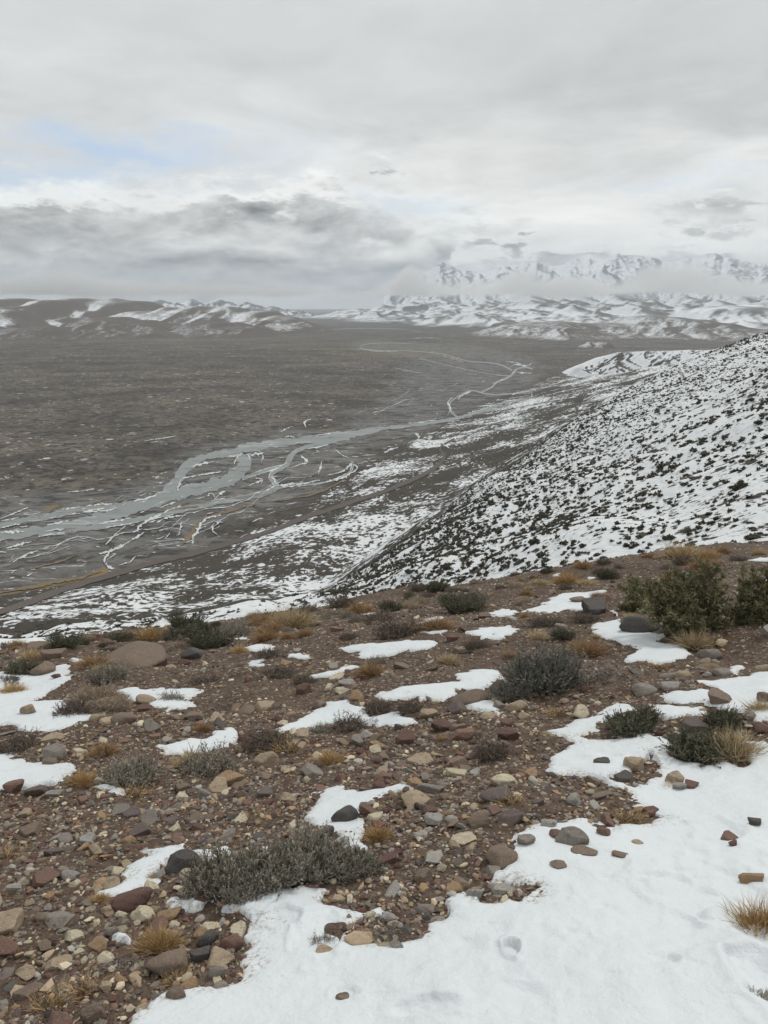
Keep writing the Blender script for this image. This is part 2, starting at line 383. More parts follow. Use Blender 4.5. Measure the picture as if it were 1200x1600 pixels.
    g2 = t.noise(t.vscale(p, (.035, .055, 0)), 1.0, 7, .72, 1.2)
    grav = t.mix(t.ss(g2, .50, .57), grav, (.060, .057, .053)); grav = t.mix(t.m('MULTIPLY', t.ss(g2, .47, .41), .8), grav, (.20, .195, .185))
    grav = t.mix(t.ss(t.noise(t.vscale(p, (.05, .12, 0)), 1.0, 6, .7, 2.0), .60, .64), grav, (.42, .42, .41))
    vf = t.mix(bed, vf, grav)
    land = t.mix(t.attr('floor'), b1, vf)
    land = t.mix(t.m('MULTIPLY', ochre, t.ss(fine, .3, .55)), land, (.26, .185, .085))
    sn = t.mix(fine, (.66, .69, .71), (.78, .795, .80))
    c = t.mix(t.m('MULTIPLY', s, t.ss(snow, .02, .12)), land, sn)
    h = t.m('ADD', t.m('MULTIPLY', s, .25), t.m('ADD', t.m('MULTIPLY', fine, .5), t.m('MULTIPLY', brush, .4)))
    finish(t, c, 0.9, bump(t, h, 0.5, 0.7), spec=0.15); return m
def mat_range(name, rock, rock2, fscale, blur=.07, n1k=.45, n3k=1.3):
    m, t = new_mat(name); p = pos(t)
    snow = t.attr('snow')
    n1 = t.noise(p, fscale, 8, .68, .3); n2 = t.noise(p, fscale * .22, 4, .6)
    n3 = t.noise(p, fscale * 9, 4, .7)
    x = t.m('ADD', snow, t.m('ADD', t.m('MULTIPLY', t.m('SUBTRACT', n1, .5), n1k), t.m('MULTIPLY', t.m('SUBTRACT', n3, .5), n3k)))
    s = t.ss(x, .5 - blur, .5 + blur)
    c = t.mix(n2, rock, rock2)
    c = t.mix(t.ss(n3, .55, .7), c, t.mix(1.0, c, (.6, .6, .62), 'MULTIPLY'))
    c = t.mix(s, c, (.80, .82, .85))
    finish(t, c, .92, bump(t, t.m('ADD', n1, n3), 6.0, .5), spec=.1); return m
def flat_mat(name, c, rough=.8, scale=8.0, var=.25, bd=.01, spec=.3, detail=4.0):
    m, t = new_mat(name); p = pos(t)
    n = t.noise(p, scale, detail, .65)
    lo = tuple(x * (1 - var) for x in c); hi = tuple(min(x * (1 + var), .9) for x in c)
    finish(t, t.mix(n, lo, hi), rough, bump(t, n, bd), spec=spec); return m
SOIL, SNOW, LAND = mat_soil(), mat_snow(), mat_land()
WATER = None
def mat_water():
    m, t = new_mat('silty_river_water'); p = pos(t)
    n = t.noise(t.vscale(p, (.05, .12, 1)), 1.0, 4, .6)
    c = t.mix(n, (.16, .18, .172), (.25, .268, .258))
    bar = t.noise(t.vscale(p, (.028, .060, 0)), 1.0, 7, .66, 1.0)
    c = t.mix(t.m('MULTIPLY', t.ss(bar, .565, .60), .85), c, (.105, .098, .090)); c = t.mix(t.m('MULTIPLY', t.ss(bar, .42, .37), .7), c, (.40, .415, .41))
    finish(t, c, .42, bump(t, t.noise(p, 1.5, 3), .05), spec=.35); return m
WATER = mat_water()

# ------------------------------------------------------------------ land: near ground and the wide terrain
def polar(azs, ds):
    A, D = np.meshgrid(azs, ds); return D * np.sin(A), D * np.cos(A)
az_f = np.radians(np.arange(-40, 44.01, .2))
az_c = np.radians(np.concatenate([np.arange(-180, -44, 4), np.arange(-44, -40, 1)])), np.radians(np.concatenate([np.arange(45, 50, 1), np.arange(50, 180, 4)]))
azs = np.concatenate([az_c[0], az_f, az_c[1]])
ds = np.concatenate([[0.05, .3, .6, .9], np.geomspace(1.15, 28, 420)])
x, y = polar(azs, ds); z = H(x, y)
link('ground', mesh('ground', np.stack([x, y, z], -1).reshape(-1, 3), grid_faces(len(ds), len(azs), True), SOIL), kind='structure')

BED = [(-400, 760), (0, 770), (110, 775), (250, 745), (290, 705), (420, 672), (560, 660), (560, 645), (640, 560), (540, 545), (560, 530), (760, 540), (850, 565), (850, 610), (790, 655), (690, 668), (640, 695), (500, 778), (350, 860), (160, 905), (-100, 945), (-700, 980), (-900, 800)]
def in_poly(px, py, poly):
    c = np.zeros(px.shape, bool); n = len(poly)
    for i in range(n):
        x1, y1 = poly[i]; x2, y2 = poly[(i + 1) % n]
        k = ((y1 > py) != (y2 > py)) & (px < (x2 - x1) * (py - y1) / (y2 - y1 + 1e-12) + x1); c ^= k
    return c
def sdf(px, py, poly):
    "signed distance to a polygon, positive inside"
    d = np.full(px.shape, 1e9); n = len(poly)
    for i in range(n):
        x1, y1 = poly[i]; x2, y2 = poly[(i + 1) % n]
        ex, ey = x2 - x1, y2 - y1; t = np.clip(((px - x1) * ex + (py - y1) * ey) / (ex * ex + ey * ey + 1e-12), 0, 1)
        d = np.minimum(d, np.hypot(px - x1 - t * ex, py - y1 - t * ey))
    return np.where(in_poly(px, py, poly), d, -d)
bx, by = plain(*np.array(BED, float).T)
BEDW = list(zip(bx, by))

ds = np.concatenate([[27.6], np.geomspace(28, 3000, 400)[0:], np.geomspace(3100, 30000, 60)])
x, y = polar(azs, ds); z = H(x, y); z[0] -= .25
dd = np.hypot(x, y)
bedm = smooth(sdf(x, y, BEDW) + 25 * fbm(x / 60, y / 60, 4, 61), -6, 22)
floorm = 1 - smooth(base_h(x, y), FLOOR + .2, FLOOR + 2.6)
uphill = smooth(base_h(x, y), FLOOR + 10, FLOOR + 24)
az = np.arctan2(x, y)
cd = np.interp(az, AZT, tabs['crest'][0])
hill = (1 - smooth(dd / cd, 1.0, 1.12)) * smooth(az, R(-9), R(0))
snow = 0.415 + 0.17 * fbm(x / 55, y / 55, 4, 41)
snow = snow + .05 * smooth(x / np.maximum(y, 1), .15, .35) * (dd > cd * 1.1)
snow = np.where(hill > .5, .72 + .22 * fbm(x / 40, y / 60, 3, 51), snow)
snow = np.where((hill < .5) & (dd < cd * 1.05), snow + .22, snow)
snow = snow * (1 - floorm)
g = ridged((y * 0.93 + x * 0.36) / 34.0, (x * 0.93 - y * 0.36) / 190.0, 3, 21)
snow = snow - hill * .30 * smooth(g, .75, 1.0)
# ochre grass along the foot of the terrace
tx, ty = plain(np.array([-60, 0, 70, 135, 165]), np.array([950, 936, 922, 908, 895]))
ochre = np.zeros(x.shape)
for i in range(4):
    ex, ey = tx[i + 1] - tx[i], ty[i + 1] - ty[i]; tt = np.clip(((x - tx[i]) * ex + (y - ty[i]) * ey) / (ex * ex + ey * ey), 0, 1)
    ochre = np.maximum(ochre, 1 - smooth(np.hypot(x - tx[i] - tt * ex, y - ty[i] - tt * ey) + 2 * fbm(x / 8, y / 8, 2, 71), 2.5, 6))
for q in ((620, 545), (640, 553), (300, 532), (480, 538), (330, 840)):
    px_, py_ = plain(*q); r0 = (40 if q[1] > 600 else 110); ochre = np.maximum(ochre, .28 * np.exp(-((x - px_) / (r0 * 2.2)) ** 2 - ((y - py_) / r0 * 1.0) ** 2) * (q[1] < 600))
snow = snow * (1 - ochre)
fl = lambda a: a.ravel()
link('valley_ground', mesh('valley_ground', np.stack([x, y, z], -1).reshape(-1, 3), grid_faces(len(ds), len(azs), True), LAND,
     attrs={'snow': fl(snow), 'bed': fl(bedm), 'hill': fl(hill), 'ochre': fl(ochre), 'floor': fl(floorm)}), kind='structure')

# ------------------------------------------------------------------ mountain ranges
def shape_range(name, crest, front_, back_, mat, amp, wl, seed, snow0, snowk=0.6, aspect=0.5, power=1.15, na=420, nd=150, zfoot=FLOOR - 6, rk=1.0, elong=2.2):
    "a range with a crest read off the photograph; front_ and back_ are the distances of its feet"
    pts = sorted((azt(a, b)[0], azt(a, b)[1] * d + CAMZ, d) for a, b, d in crest); C = np.array(pts, float)
    azr = np.linspace(C[0, 0], C[-1, 0], na)
    u = np.linspace(0, 1, nd); fa = np.interp(azr, C[:, 0], np.interp(C[:, 0], [C[0, 0], C[-1, 0]], [front_[0], front_[1]]))
    cz, cdst = np.interp(azr, C[:, 0], C[:, 1]), np.interp(azr, C[:, 0], C[:, 2])
    jit = fbm(azr * 90, azr * 0 + seed, 4, seed) * amp * .05
    bd = cdst + back_
    U, A = np.meshgrid(u, azr, indexing='ij')
    uc = .62
    D = np.where(U < uc, fa + (cdst - fa) * (U / uc), cdst + (bd - cdst) * (U - uc) / (1 - uc))
    s_ = np.where(U < uc, U / uc, 1 - (U - uc) / (1 - uc))
    x, y = D * np.sin(A), D * np.cos(A)
    h = (cz - zfoot)
    base = h * np.clip(s_, 0, 1) ** power + jit * np.clip(s_, 0, 1) ** 7
    r = ridged(x / wl + .35 * fbm(x / wl, y / wl, 2, seed + 3), y / (wl * elong), 5, seed)
    lump = fbm(x / (wl * 2.2), y / (wl * 2.2), 3, seed + 9)
    env = np.clip(4 * s_ * (1 - s_), 0, 1) ** .8
    z = zfoot + base + env * (amp * rk * (r - .55) + amp * (.35 if rk > .5 else .8) * lump) + (1 - env) * 0 + amp * .03 * fbm(x / (wl * .12), y / (wl * .12), 2, seed) * s_
    lim = CAMZ + (h + zfoot - CAMZ) / cdst * D; over = z - lim + amp * .12; z = np.where(over > 0, z - over * .8, z)
    z = np.where((s_ <= 0), zfoot - 5, z)
    gy, gx = np.gradient(z, axis=0), np.gradient(z, axis=1)
    nx = -gx / (np.gradient(x, axis=1) + 1e-6)
    slope = 2.2 * nx / (1 + 1.2 * np.abs(nx))
    curv = z - (np.roll(z, 3, 1) + np.roll(z, -3, 1)) / 2
    sn = snow0 + snowk * ((z - FLOOR) / max(float((cz - FLOOR).max()), 1) - .5) - aspect * slope - .02 * curv
    sn = sn * smooth(s_, .0, .06)
    link(name, mesh(name, np.stack([x, y, z], -1).reshape(-1, 3), grid_faces(nd, na), mat, attrs={'snow': sn.ravel()}), kind='structure')

M_PEAK = mat_range('peak_rock_and_snow', (.10, .105, .12), (.15, .15, .155), .005, .24, .65, .9)
M_MID = mat_range('grey_slopes_with_snow', (.10, .095, .088), (.15, .138, .12), .006, .46, .22, .60)
M_LOW = mat_range('brown_hills_with_snow', (.090, .075, .062), (.135, .112, .090), .010, .50, .30, 1.7)
M_BLUFF = mat_range('bluff_snow_and_scrub', (.07, .062, .055), (.10, .09, .075), .045, .24, .8, 2.0)
def hill_group(name, tops, mat, amp, wl, seed, snow0, aspect, prof=1.25, zf=FLOOR - 4, res=(420, 200), rad=.16, upk=.0, curvk=1.0, pw=9):
    "tops: (px, py, distance, half width, half depth) of each summit"
    T = []
    for px, py, d, rx, ry in tops:
        a, t = azt(px, py); T.append((float(d * np.sin(a)), float(d * np.cos(a)), float(CAMZ + t * d), rx, ry, float(a), d))
    a0 = min(q[5] - q[3] * 1.25 / q[6] for q in T); a1 = max(q[5] + q[3] * 1.25 / q[6] for q in T)
    d0 = min(q[6] - q[4] * 1.3 for q in T); d1 = max(q[6] + q[4] * 1.3 for q in T)
    A, D = np.meshgrid(np.linspace(a0, a1, res[0]), np.linspace(d0, d1, res[1])); x, y = D * np.sin(A), D * np.cos(A)
    wx = x + wl * .30 * fbm(x / wl, y / wl, 3, seed + 1); wy = y + wl * .30 * fbm(x / wl, y / wl, 3, seed + 2)
    acc = np.zeros(x.shape); fm = np.zeros(x.shape)
    for q, (hx, hy, hz, rx, ry, _, _) in enumerate(T):
        dx, dy = (wx - hx) / rx, (wy - hy) / ry; th = np.arctan2(dy, dx); r0 = np.hypot((x - hx) / rx, (y - hy) / ry)
        k_ = smooth(r0, 0.02, .35)
        dx = (x - hx) / rx * (1 - k_) + dx * k_; dy = (y - hy) / ry * (1 - k_) + dy * k_; r = np.hypot(dx, dy)
        spur = fbm(np.cos(th) * 2.2 + q * 7.7, np.sin(th) * 2.2 + seed, 3, seed + q)
        r = r * (1 + rad * spur * smooth(r, .05, .6))
        f = np.clip(1 - r, 0, 1); f = f ** prof if prof > 1 else np.sin(f * math.pi / 2) ** 1.5
        acc = acc + ((hz - zf) * f) ** pw; fm = np.maximum(fm, f)
    h = acc ** (1 / pw)
    rg = ridged(wx / wl, wy / wl, 5, seed)
    env = np.clip(h / (h.max() * .35), 0, 1) * (1 - smooth(fm, .72, .97))
    z = zf + h + env * amp * (rg - .75) + env * amp * .25 * fbm(x / (wl * .2), y / (wl * .2), 3, seed + 5)
    z = np.where(h < 1.0, zf - 3, z)
    dzx = np.gradient(z, axis=1) / np.maximum(D * (a1 - a0) / res[0], 1e-3); dzy = np.gradient(z, axis=0) / ((d1 - d0) / res[1])
    slope = np.tanh(-dzx * 2.6)                       # > 0 where the ground falls away to the right
    lap = z - .25 * (np.roll(z, 3, 0) + np.roll(z, -3, 0) + np.roll(z, 3, 1) + np.roll(z, -3, 1))
    sn = snow0 - aspect * slope + upk * np.clip((z - zf) / (h.max() + 1), 0, 1) - .25 * np.tanh(lap / (amp * .06 + .5)) * curvk
    sn = sn * smooth(h / h.max(), .0, .16) - .3 * (1 - smooth(h / h.max(), 0, .10))
    link(name, mesh(name, np.stack([x, y, z], -1).reshape(-1, 3), grid_faces(res[1], res[0]), mat, attrs={'snow': sn.ravel()}), kind='structure')
def densify_np(P):
    out = []
    for q in range(len(P) - 1):
        for t_ in (0, .25, .5, .75):
            u_ = t_ * t_ * (3 - 2 * t_); out.append((P[q][0] * (1 - t_) + P[q + 1][0] * t_, P[q][1] * (1 - u_) + P[q + 1][1] * u_ - 1.0 * math.sin(q * 2.3 + t_ * 9)))
    return out + [P[-1]]
pk = [(655, 428), (692, 409), (722, 421), (755, 424), (790, 414), (830, 408), (868, 414), (903, 402), (942, 404), (965, 395), (1010, 398), (1045, 408), (1078, 401), (1112, 393), (1140, 401), (1175, 409), (1215, 414), (1270, 405), (1340, 410), (1420, 400), (1500, 412)]
pkd = densify_np(pk)
shape_range('mountains', [(a, b, 12000) for a, b in [(600, 462)] + pkd + [(1700, 430)]], (8800, 8800), 2500, M_PEAK, 170, 520, 5, .57, .16, .30, na=640, nd=110, power=1.05)
hill_group('far_snowy_hills', [(250, 468, 8800, 800, 1200), (300, 467, 8800, 700, 1100), (345, 468, 8700, 600, 1000), (385, 471, 8600, 500, 1000), (425, 478, 8500, 500, 900), (465, 485, 8300, 500, 900), (505, 492, 8200, 450, 800)], M_PEAK, 70, 330, 15, .55, .30, 1.1, res=(260, 110))
hill_group('snowy_foothills', [(560, 484, 7300, 520, 1100), (600, 476, 7300, 620, 1200), (645, 471, 7300, 650, 1300), (690, 466, 7400, 700, 1300), (742, 489, 4500, 330, 650), (700, 495, 4700, 260, 550), (775, 480, 5300, 480, 1000), (830, 468, 5500, 620, 1400), (760, 470, 6900, 600, 900), (830, 461, 6700, 620, 1400), (880, 466, 6700, 500, 1000), (905, 476, 5800, 420, 900),
    (960, 460, 6900, 600, 1300), (985, 474, 5200, 480, 1000), (1020, 468, 5600, 520, 1100), (895, 476, 5000, 420, 850), (1070, 461, 6900, 620, 1300), (1070, 478, 5200, 460, 850), (1120, 468, 5700, 560, 1100), (1160, 462, 6900, 600, 1200), (1230, 458, 6900, 700, 1300), (1320, 455, 6900, 800, 1300), (1450, 450, 6900, 900, 1400), (630, 494, 5700, 420, 700), (580, 497, 5900, 330, 600), (665, 498, 5300, 300, 500)], M_MID, 34, 430, 25, .47, .62, 1.1, res=(560, 220), curvk=.9, rad=.22)
hill_group('rounded_snowy_hill', [(1110, 487, 4600, 260, 500), (1150, 478, 4700, 420, 700), (1200, 472, 4900, 520, 800), (1290, 464, 5000, 700, 900), (1400, 455, 5100, 800, 900)], M_MID, 16, 200, 35, .62, .50, .9, res=(200, 110))
hill_group('dark_foothills', [(835, 506, 3550, 330, 800), (870, 502, 3600, 300, 800), (905, 505, 3600, 260, 700), (950, 505, 3650, 300, 700), (1010, 493, 3700, 330, 800), (1050, 496, 3650, 300, 800), (1095, 506, 3600, 300, 700), (1150, 514, 3500, 330, 700), (1230, 518, 3400, 400, 700), (920, 534, 2420, 48, 120), (780, 524, 3250, 260, 500)], M_LOW, 12, 150, 45, .27, .50, .9, res=(320, 140), curvk=.4)
hill_group('brown_hills', [(-420, 470, 4500, 800, 1300), (-220, 466, 4500, 700, 1300), (-80, 476, 4300, 420, 1000), (30, 466, 4500, 420, 1250), (85, 472, 4300, 300, 1000), (135, 467, 4600, 360, 1200), (190, 470, 4600, 340, 1200), (262, 480, 4300, 260, 1000), (315, 479, 4300, 330, 1050), (365, 486, 4200, 300, 950), (410, 495, 4100, 260, 850), (448, 505, 4000, 200, 650)], M_LOW, 30, 480, 65, .33, .70, .9, res=(400, 150), rad=.14, curvk=.5, upk=.12, pw=7)
hill_group('low_brown_hills', [(135, 504, 3500, 220, 420), (190, 495, 3600, 280, 560), (235, 500, 3550, 240, 460), (345, 503, 3500, 260, 460), (60, 510, 3400, 260, 420), (-60, 505, 3500, 350, 460)], M_LOW, 8, 260, 75, .06, .35, .9, res=(260, 120), curvk=.3)
shape_range('snowy_bluff', [(872, 582, 1500), (900, 572, 1450), (930, 560, 1400), (965, 549, 1300), (1010, 547, 1250), (1060, 546, 1200), (1110, 545, 1150), (1140, 540, 1100), (1200, 532, 1000), (1400, 500, 900)], (1120, 650), 500, M_BLUFF, 17, 70, 55, .36, .25, 1.0, power=.6, nd=110, zfoot=FLOOR - 2, elong=5)
# ------------------------------------------------------------------ river, tracks, ice
def densify(P, step=9.0, jit=0.0):
    P = np.array(P, float); out = []
    # Catmull-Rom through the points
    Q = np.vstack([2 * P[0] - P[1], P, 2 * P[-1] - P[-2]])
    for i in range(1, len(Q) - 2):
        n = max(2, int(np.hypot(*(Q[i + 1] - Q[i])[:2]) / step))
        for t in np.arange(n) / n:
            a, b, c, d = Q[i - 1], Q[i], Q[i + 1], Q[i + 2]
            out.append(.5 * ((2 * b) + (c - a) * t + (2 * a - 5 * b + 4 * c - d) * t * t + (3 * b - a - 3 * c + d) * t ** 3))
    out.append(P[-1]); return np.array(out)
class Rib:
    def __init__(s): s.V, s.F, s.n = [], [], 0
    def add(s, P, z0=.3, across=3, drape=False, step=8, wob=0.25, seed=1, crown=0.0, wl_=14.0):
        "P: rows px, py, half-width in photo pixels; laid out on the valley ground"
        D = densify(P, step); t = np.gradient(D[:, :2], axis=0); t /= np.hypot(t[:, 0], t[:, 1])[:, None] + 1e-9
        nrm_ = np.stack([-t[:, 1], t[:, 0]], 1)
        k = np.linspace(-1, 1, across)
        wl = D[:, 2] * np.maximum(.02, 1 + wob * fbm(D[:, 0] / wl_ + seed, D[:, 1] / wl_, 5, seed, .7)); wr = D[:, 2] * np.maximum(.02, 1 + wob * fbm(D[:, 0] / wl_, D[:, 1] / wl_ - seed, 5, seed + 5, .7))
        hw = np.where(k[None] < 0, wl[:, None], wr[:, None])
        px = D[:, 0, None] + nrm_[:, 0, None] * k * hw; py = D[:, 1, None] + nrm_[:, 1, None] * k * hw
        if drape:
            x, y, _ = hit(px.ravel(), py.ravel()); x, y = x.reshape(px.shape), y.reshape(px.shape)
        else: x, y = plain(px, py)
        z = H(x, y) + z0 + crown * (1 - np.abs(k))[None]
        s.V.append(np.stack([x, y, z], -1).reshape(-1, 3)); s.F.append(grid_faces(len(D), across) + s.n); s.n += x.size
    def build(s, name, mat, **tags):
        return link(name, mesh(name, np.vstack(s.V), np.vstack(s.F), mat), **tags)
chan = [
 [(-260, 868, 8), (-60, 845, 8), (0, 838, 8), (75, 828, 7), (150, 812, 8), (200, 797, 8), (250, 781, 9), (290, 769, 9), (325, 761, 9), (352, 752, 10), (373, 738, 11), (381, 722, 10), (377, 707, 10), (400, 699, 7), (450, 691, 6), (500, 686, 6), (540, 680, 6), (600, 670, 3.6), (650, 664, 2.6), (715, 656, 3), (765, 645, 3), (795, 637, 2.6), (826, 636, 2)],
 [(377, 706, 6), (350, 709, 6), (320, 715, 5), (297, 726, 7), (283, 740, 8), (272, 757, 8), (255, 778, 8)],
 [(262, 775, 7), (225, 786, 5), (185, 792, 5), (125, 798, 5), (50, 811, 5), (-20, 824, 5), (-120, 835, 5)],
 [(545, 682, 5), (512, 692, 4), (480, 699, 3.5), (463, 705, 4), (452, 717, 4.5), (449, 727, 3.5), (430, 737, 3), (423, 747, 3.5), (432, 760, 4), (418, 771, 4), (370, 780, 4), (300, 794, 4), (225, 811, 4), (125, 828, 4), (60, 836, 3)],
 [(448, 728, 2), (425, 733, 2.5), (400, 741, 2.5), (378, 749, 3)],
 [(358, 752, 5), (370, 742, 5), (380, 728, 5)],
 [(365, 752, 3), (345, 757, 3), (320, 766, 2)],
 [(550, 722, 1.6), (549, 738, 2), (530, 750, 1.6), (500, 757, 1.6), (450, 760, 2), (430, 765, 2)],
 [(715, 656, 1.6), (704, 643, 1.6), (703, 630, 1.4), (716, 620, 1.4), (736, 611, 1.4), (755, 615, 1.3), (775, 618, 1.3), (800, 618, 1.5), (828, 621, 1.3)],
 [(752, 613, 1.4), (768, 606, 1.6), (776, 598, 1.5), (790, 592, 1.6), (800, 586, 1.7), (806, 578, 1.5), (820, 574, 1.3), (832, 577, 1)],
 [(800, 579, 1.2), (785, 571, 1.2), (765, 567, 1), (735, 565, .9), (712, 559, .8), (690, 553, .8), (650, 549, .7), (612, 548, .7), (580, 547, .7), (563, 543, .7), (572, 538, .5), (600, 536, .5), (640, 537, .4)],
 [(655, 560, .4), (700, 571, .5), (740, 580, .5), (775, 586, .6), (800, 588, .7)],
 [(780, 648, 1.5), (800, 641, 1.5), (828, 637, 1.5), (830, 620, 1.2)],
 [(520, 515, .5), (560, 513, .5), (620, 514, .4), (660, 519, .4)],
]
r = Rib()
for i, c in enumerate(chan): r.add([(a, b, h_ * (.6 if b < 560 else .85 if b < 640 else 1)) for a, b, h_ in c], z0=.30 + .004 * i, seed=i + 1, wob=.30, step=3.5)
main = densify([c[:2] + (1,) for c in [(-120, 852), (-60, 845), (0, 838), (75, 828), (150, 812), (200, 797), (250, 781), (290, 769), (325, 758), (370, 735), (420, 705), (500, 690), (560, 682), (640, 668)]], 4)
low = densify([c + (1,) for c in [(-120, 935), (0, 925), (100, 905), (200, 885), (300, 858), (380, 835), (450, 800), (520, 765), (590, 722), (640, 694)]], 4)
tm, tl = np.linspace(0, 1, len(main)), np.linspace(0, 1, len(low))
threads = []
for q in range(13):
    a0 = rng.uniform(0, .8); a1 = min(1, a0 + rng.uniform(.08, .35)); tt = np.arange(a0, a1, .008); wv = rng.uniform(-.22, .85) + .10 * fbm(tt * 14 + q * 3.1, tt * 0, 3, q + 200) + rng.uniform(-.5, .5) * (tt - a0)
    mx, my = np.interp(tt, tm, main[:, 0]), np.interp(tt, tm, main[:, 1]); lx, ly = np.interp(tt, tl, low[:, 0]), np.interp(tt, tl, low[:, 1])
    x_, y_ = mx * (1 - wv) + lx * wv, my * (1 - wv) + ly * wv; hw = rng.uniform(.35, 1.1) * np.sin(np.linspace(0.15, 3.0, len(tt)))
    threads.append([(a, b, c) for a, b, c in zip(x_, y_, hw)])
for q in range(7):
    a0 = rng.uniform(0, .85); n = int(rng.integers(6, 16)); px_ = 560 + rng.uniform(-20, 200); py_ = rng.uniform(560, 650); d_ = rng.uniform(.5, 1.1)
    threads.append([(px_ + k_ * 6 * d_, py_ - k_ * 1.6 + 2.5 * float(fbm(np.array([k_ * .4 + q]), np.array([0.]), 2, q)[0]), .35 + .15 * math.sin(k_)) for k_ in range(n)])
for i, c in enumerate(threads):
    if i % 3: r.add(c, z0=.26, seed=i + 60, wob=.5, step=3)
r.build('river', WATER, kind='structure')

r = Rib()
r.add([(-200, 1010, 6), (0, 957, 5), (60, 936, 5), (120, 915, 4.5), (180, 898, 4.5), (240, 880, 4), (300, 866, 4), (350, 852, 4), (400, 838, 3.5), (440, 824, 3.5), (480, 808, 3.5), (520, 795, 3.5), (560, 781, 3.5), (600, 769, 3.2), (640, 752, 3.2), (670, 737, 3), (688, 724, 3), (694, 713, 2.2), (688, 704, 1.8), (690, 697, 1.5), (710, 686, 1.4)], z0=.35, drape=True, wob=.2, seed=3, step=7)
r.add([(120, 602, .6), (170, 622, .7), (230, 640, .8), (290, 655, .9), (340, 667, .9), (385, 676, .8)], z0=.3, seed=4, wob=.1)
r.add([(-60, 640, .7), (0, 664, .8), (40, 690, .9), (80, 716, .9), (100, 730, .6)], z0=.3, seed=5, wob=.1)
r.add([(738, 530, .7), (745, 538, .7), (790, 550, .8), (820, 562, .9), (840, 575, 1), (845, 590, 1)], z0=.4, seed=6, wob=.1)
r.build('dirt_track', flat_mat('track_dirt', (.105, .088, .075), .9, .6, .2, .1), kind='structure')

ICE = flat_mat('river_ice_and_snow', (.58, .60, .60), .6, .5, .08, .1)
r = Rib()
ice = [
 [(128, 798, .5), (135, 801, 1), (150, 797, 1.4), (165, 795, .5)], [(205, 785, .5), (216, 783, 1.1), (235, 779, .5)], [(278, 768, 1), (279, 760, 1.4), (284, 750, 1.2), (300, 745, .9), (320, 742, 1), (345, 738, .5)],
 [(300, 730, .5), (315, 726, 1.6), (335, 722, .6)], [(378, 709, .5), (370, 716, 1.2), (366, 726, .6)], [(392, 712, .5), (400, 710, 2), (412, 708, .5)], [(408, 722, .6), (411, 714, 1.2), (405, 706, .6)],
 [(250, 795, .5), (262, 790, 1.2), (274, 786, .5)], [(470, 712, .5), (477, 719, 1.8), (485, 725, .6)], [(455, 733, .5), (465, 728, 1.6), (480, 724, .5)], [(425, 746, .6), (430, 753, 1.8), (436, 760, .6)],
 [(436, 761, .6), (450, 758, 2), (470, 757, 1.4), (500, 752, .6)], [(390, 760, .5), (400, 755, 1.4), (410, 752, .5)], [(400, 748, .5), (410, 750, 1), (408, 757, .5)],
 [(324, 776, .6), (330, 772, 1.6), (336, 778, .6)], [(335, 782, .5), (345, 772, 1.5), (352, 769, .5)], [(497, 742, .5), (500, 735, 1.4), (503, 722, .5)], [(520, 700, .5), (535, 712, .9), (545, 717, .5)],
 [(165, 886, .8), (163, 878, 1.4), (170, 866, 1.6), (190, 855, 1.3), (215, 840, 1.3), (225, 833, .5)], [(180, 893, .6), (172, 890, 2), (165, 884, 1.5)], [(155, 867, .8), (175, 862, 1.6), (190, 852, .8)],
 [(215, 832, 1), (218, 824, 2.2), (228, 816, 1.6), (245, 808, 1.6), (262, 799, 1.4), (275, 795, .6)], [(165, 852, .5), (180, 837, .8), (196, 823, .5)],
 [(245, 818, .8), (262, 810, 1.4), (290, 806, .8)], [(280, 836, .6), (282, 825, 1.8), (284, 817, .8)], [(300, 852, 1), (303, 840, 2.2), (312, 825, 2), (322, 812, 1.6), (345, 806, .8)],
 [(340, 838, .6), (332, 828, 1.2), (345, 815, .8)], [(0, 833, 1), (20, 832, 2), (38, 832, .8)], [(0, 812, .3), (20, 804, .8), (44, 794, .4)], [(105, 770, .3), (130, 768, 1), (148, 764, .3)],
 [(225, 690, .3), (250, 686, .8), (275, 682, .3)], [(10, 858, .5), (30, 852, 1.6), (50, 848, .6)], [(20, 880, .5), (40, 868, 1.6), (60, 862, .6)], [(60, 840, .3), (85, 835, .9), (110, 832, .3)],
 [(510, 745, .6), (530, 740, 1.2), (540, 735, 1.6), (550, 728, 1.8), (558, 735, 1), (540, 748, 2.4), (510, 755, 1.2)], [(600, 710, .6), (610, 706, 2), (622, 702, .6)], [(648, 680, 1.2), (652, 685, 3.4), (655, 692, .8)],
 [(478, 668, .4), (476, 660, 1), (486, 655, .4)], [(438, 676, .5), (445, 672, 1.5), (452, 668, .5)], [(445, 684, .5), (452, 682, 1.6), (460, 684, .4)],
 [(795, 575, .6), (806, 570, 1.6), (822, 572, 1.2), (832, 568, .5)], [(790, 566, .5), (800, 566, 1.2), (815, 569, .5)], [(800, 620, .6), (812, 617, 1.6), (829, 619, .8)], [(795, 645, .6), (800, 640, 2), (812, 636, 1)], [(760, 658, .5), (775, 656, 1), (790, 652, .5)],
 [(700, 650, .5), (703, 640, 1.2), (700, 630, .8), (706, 622, .6)], [(715, 625, .4), (720, 620, 1), (735, 612, .5)], [(770, 600, .5), (782, 594, 1.2), (795, 590, .6)], [(805, 582, .6), (816, 583, 1.6), (832, 583, .6)],
 [(690, 555, .3), (705, 560, .9), (725, 566, .4)], [(560, 545, .3), (590, 549, .7), (620, 549, .3)], [(640, 530, .3), (665, 528, .6), (690, 529, .3)], [(690, 704, .8), (696, 712, 1.6), (702, 720, .6)],
 [(560, 755, .4), (580, 748, .8), (600, 740, .4)], [(615, 575, .3), (640, 580, .5), (660, 584, .3)],
]
for i, c in enumerate(ice): r.add([(a, b, h_ * .70 * (.45 if b < 600 else 1)) for a, b, h_ in c], z0=.50, seed=i + 1, wob=1.5, step=1.1, crown=.25, wl_=4.0)
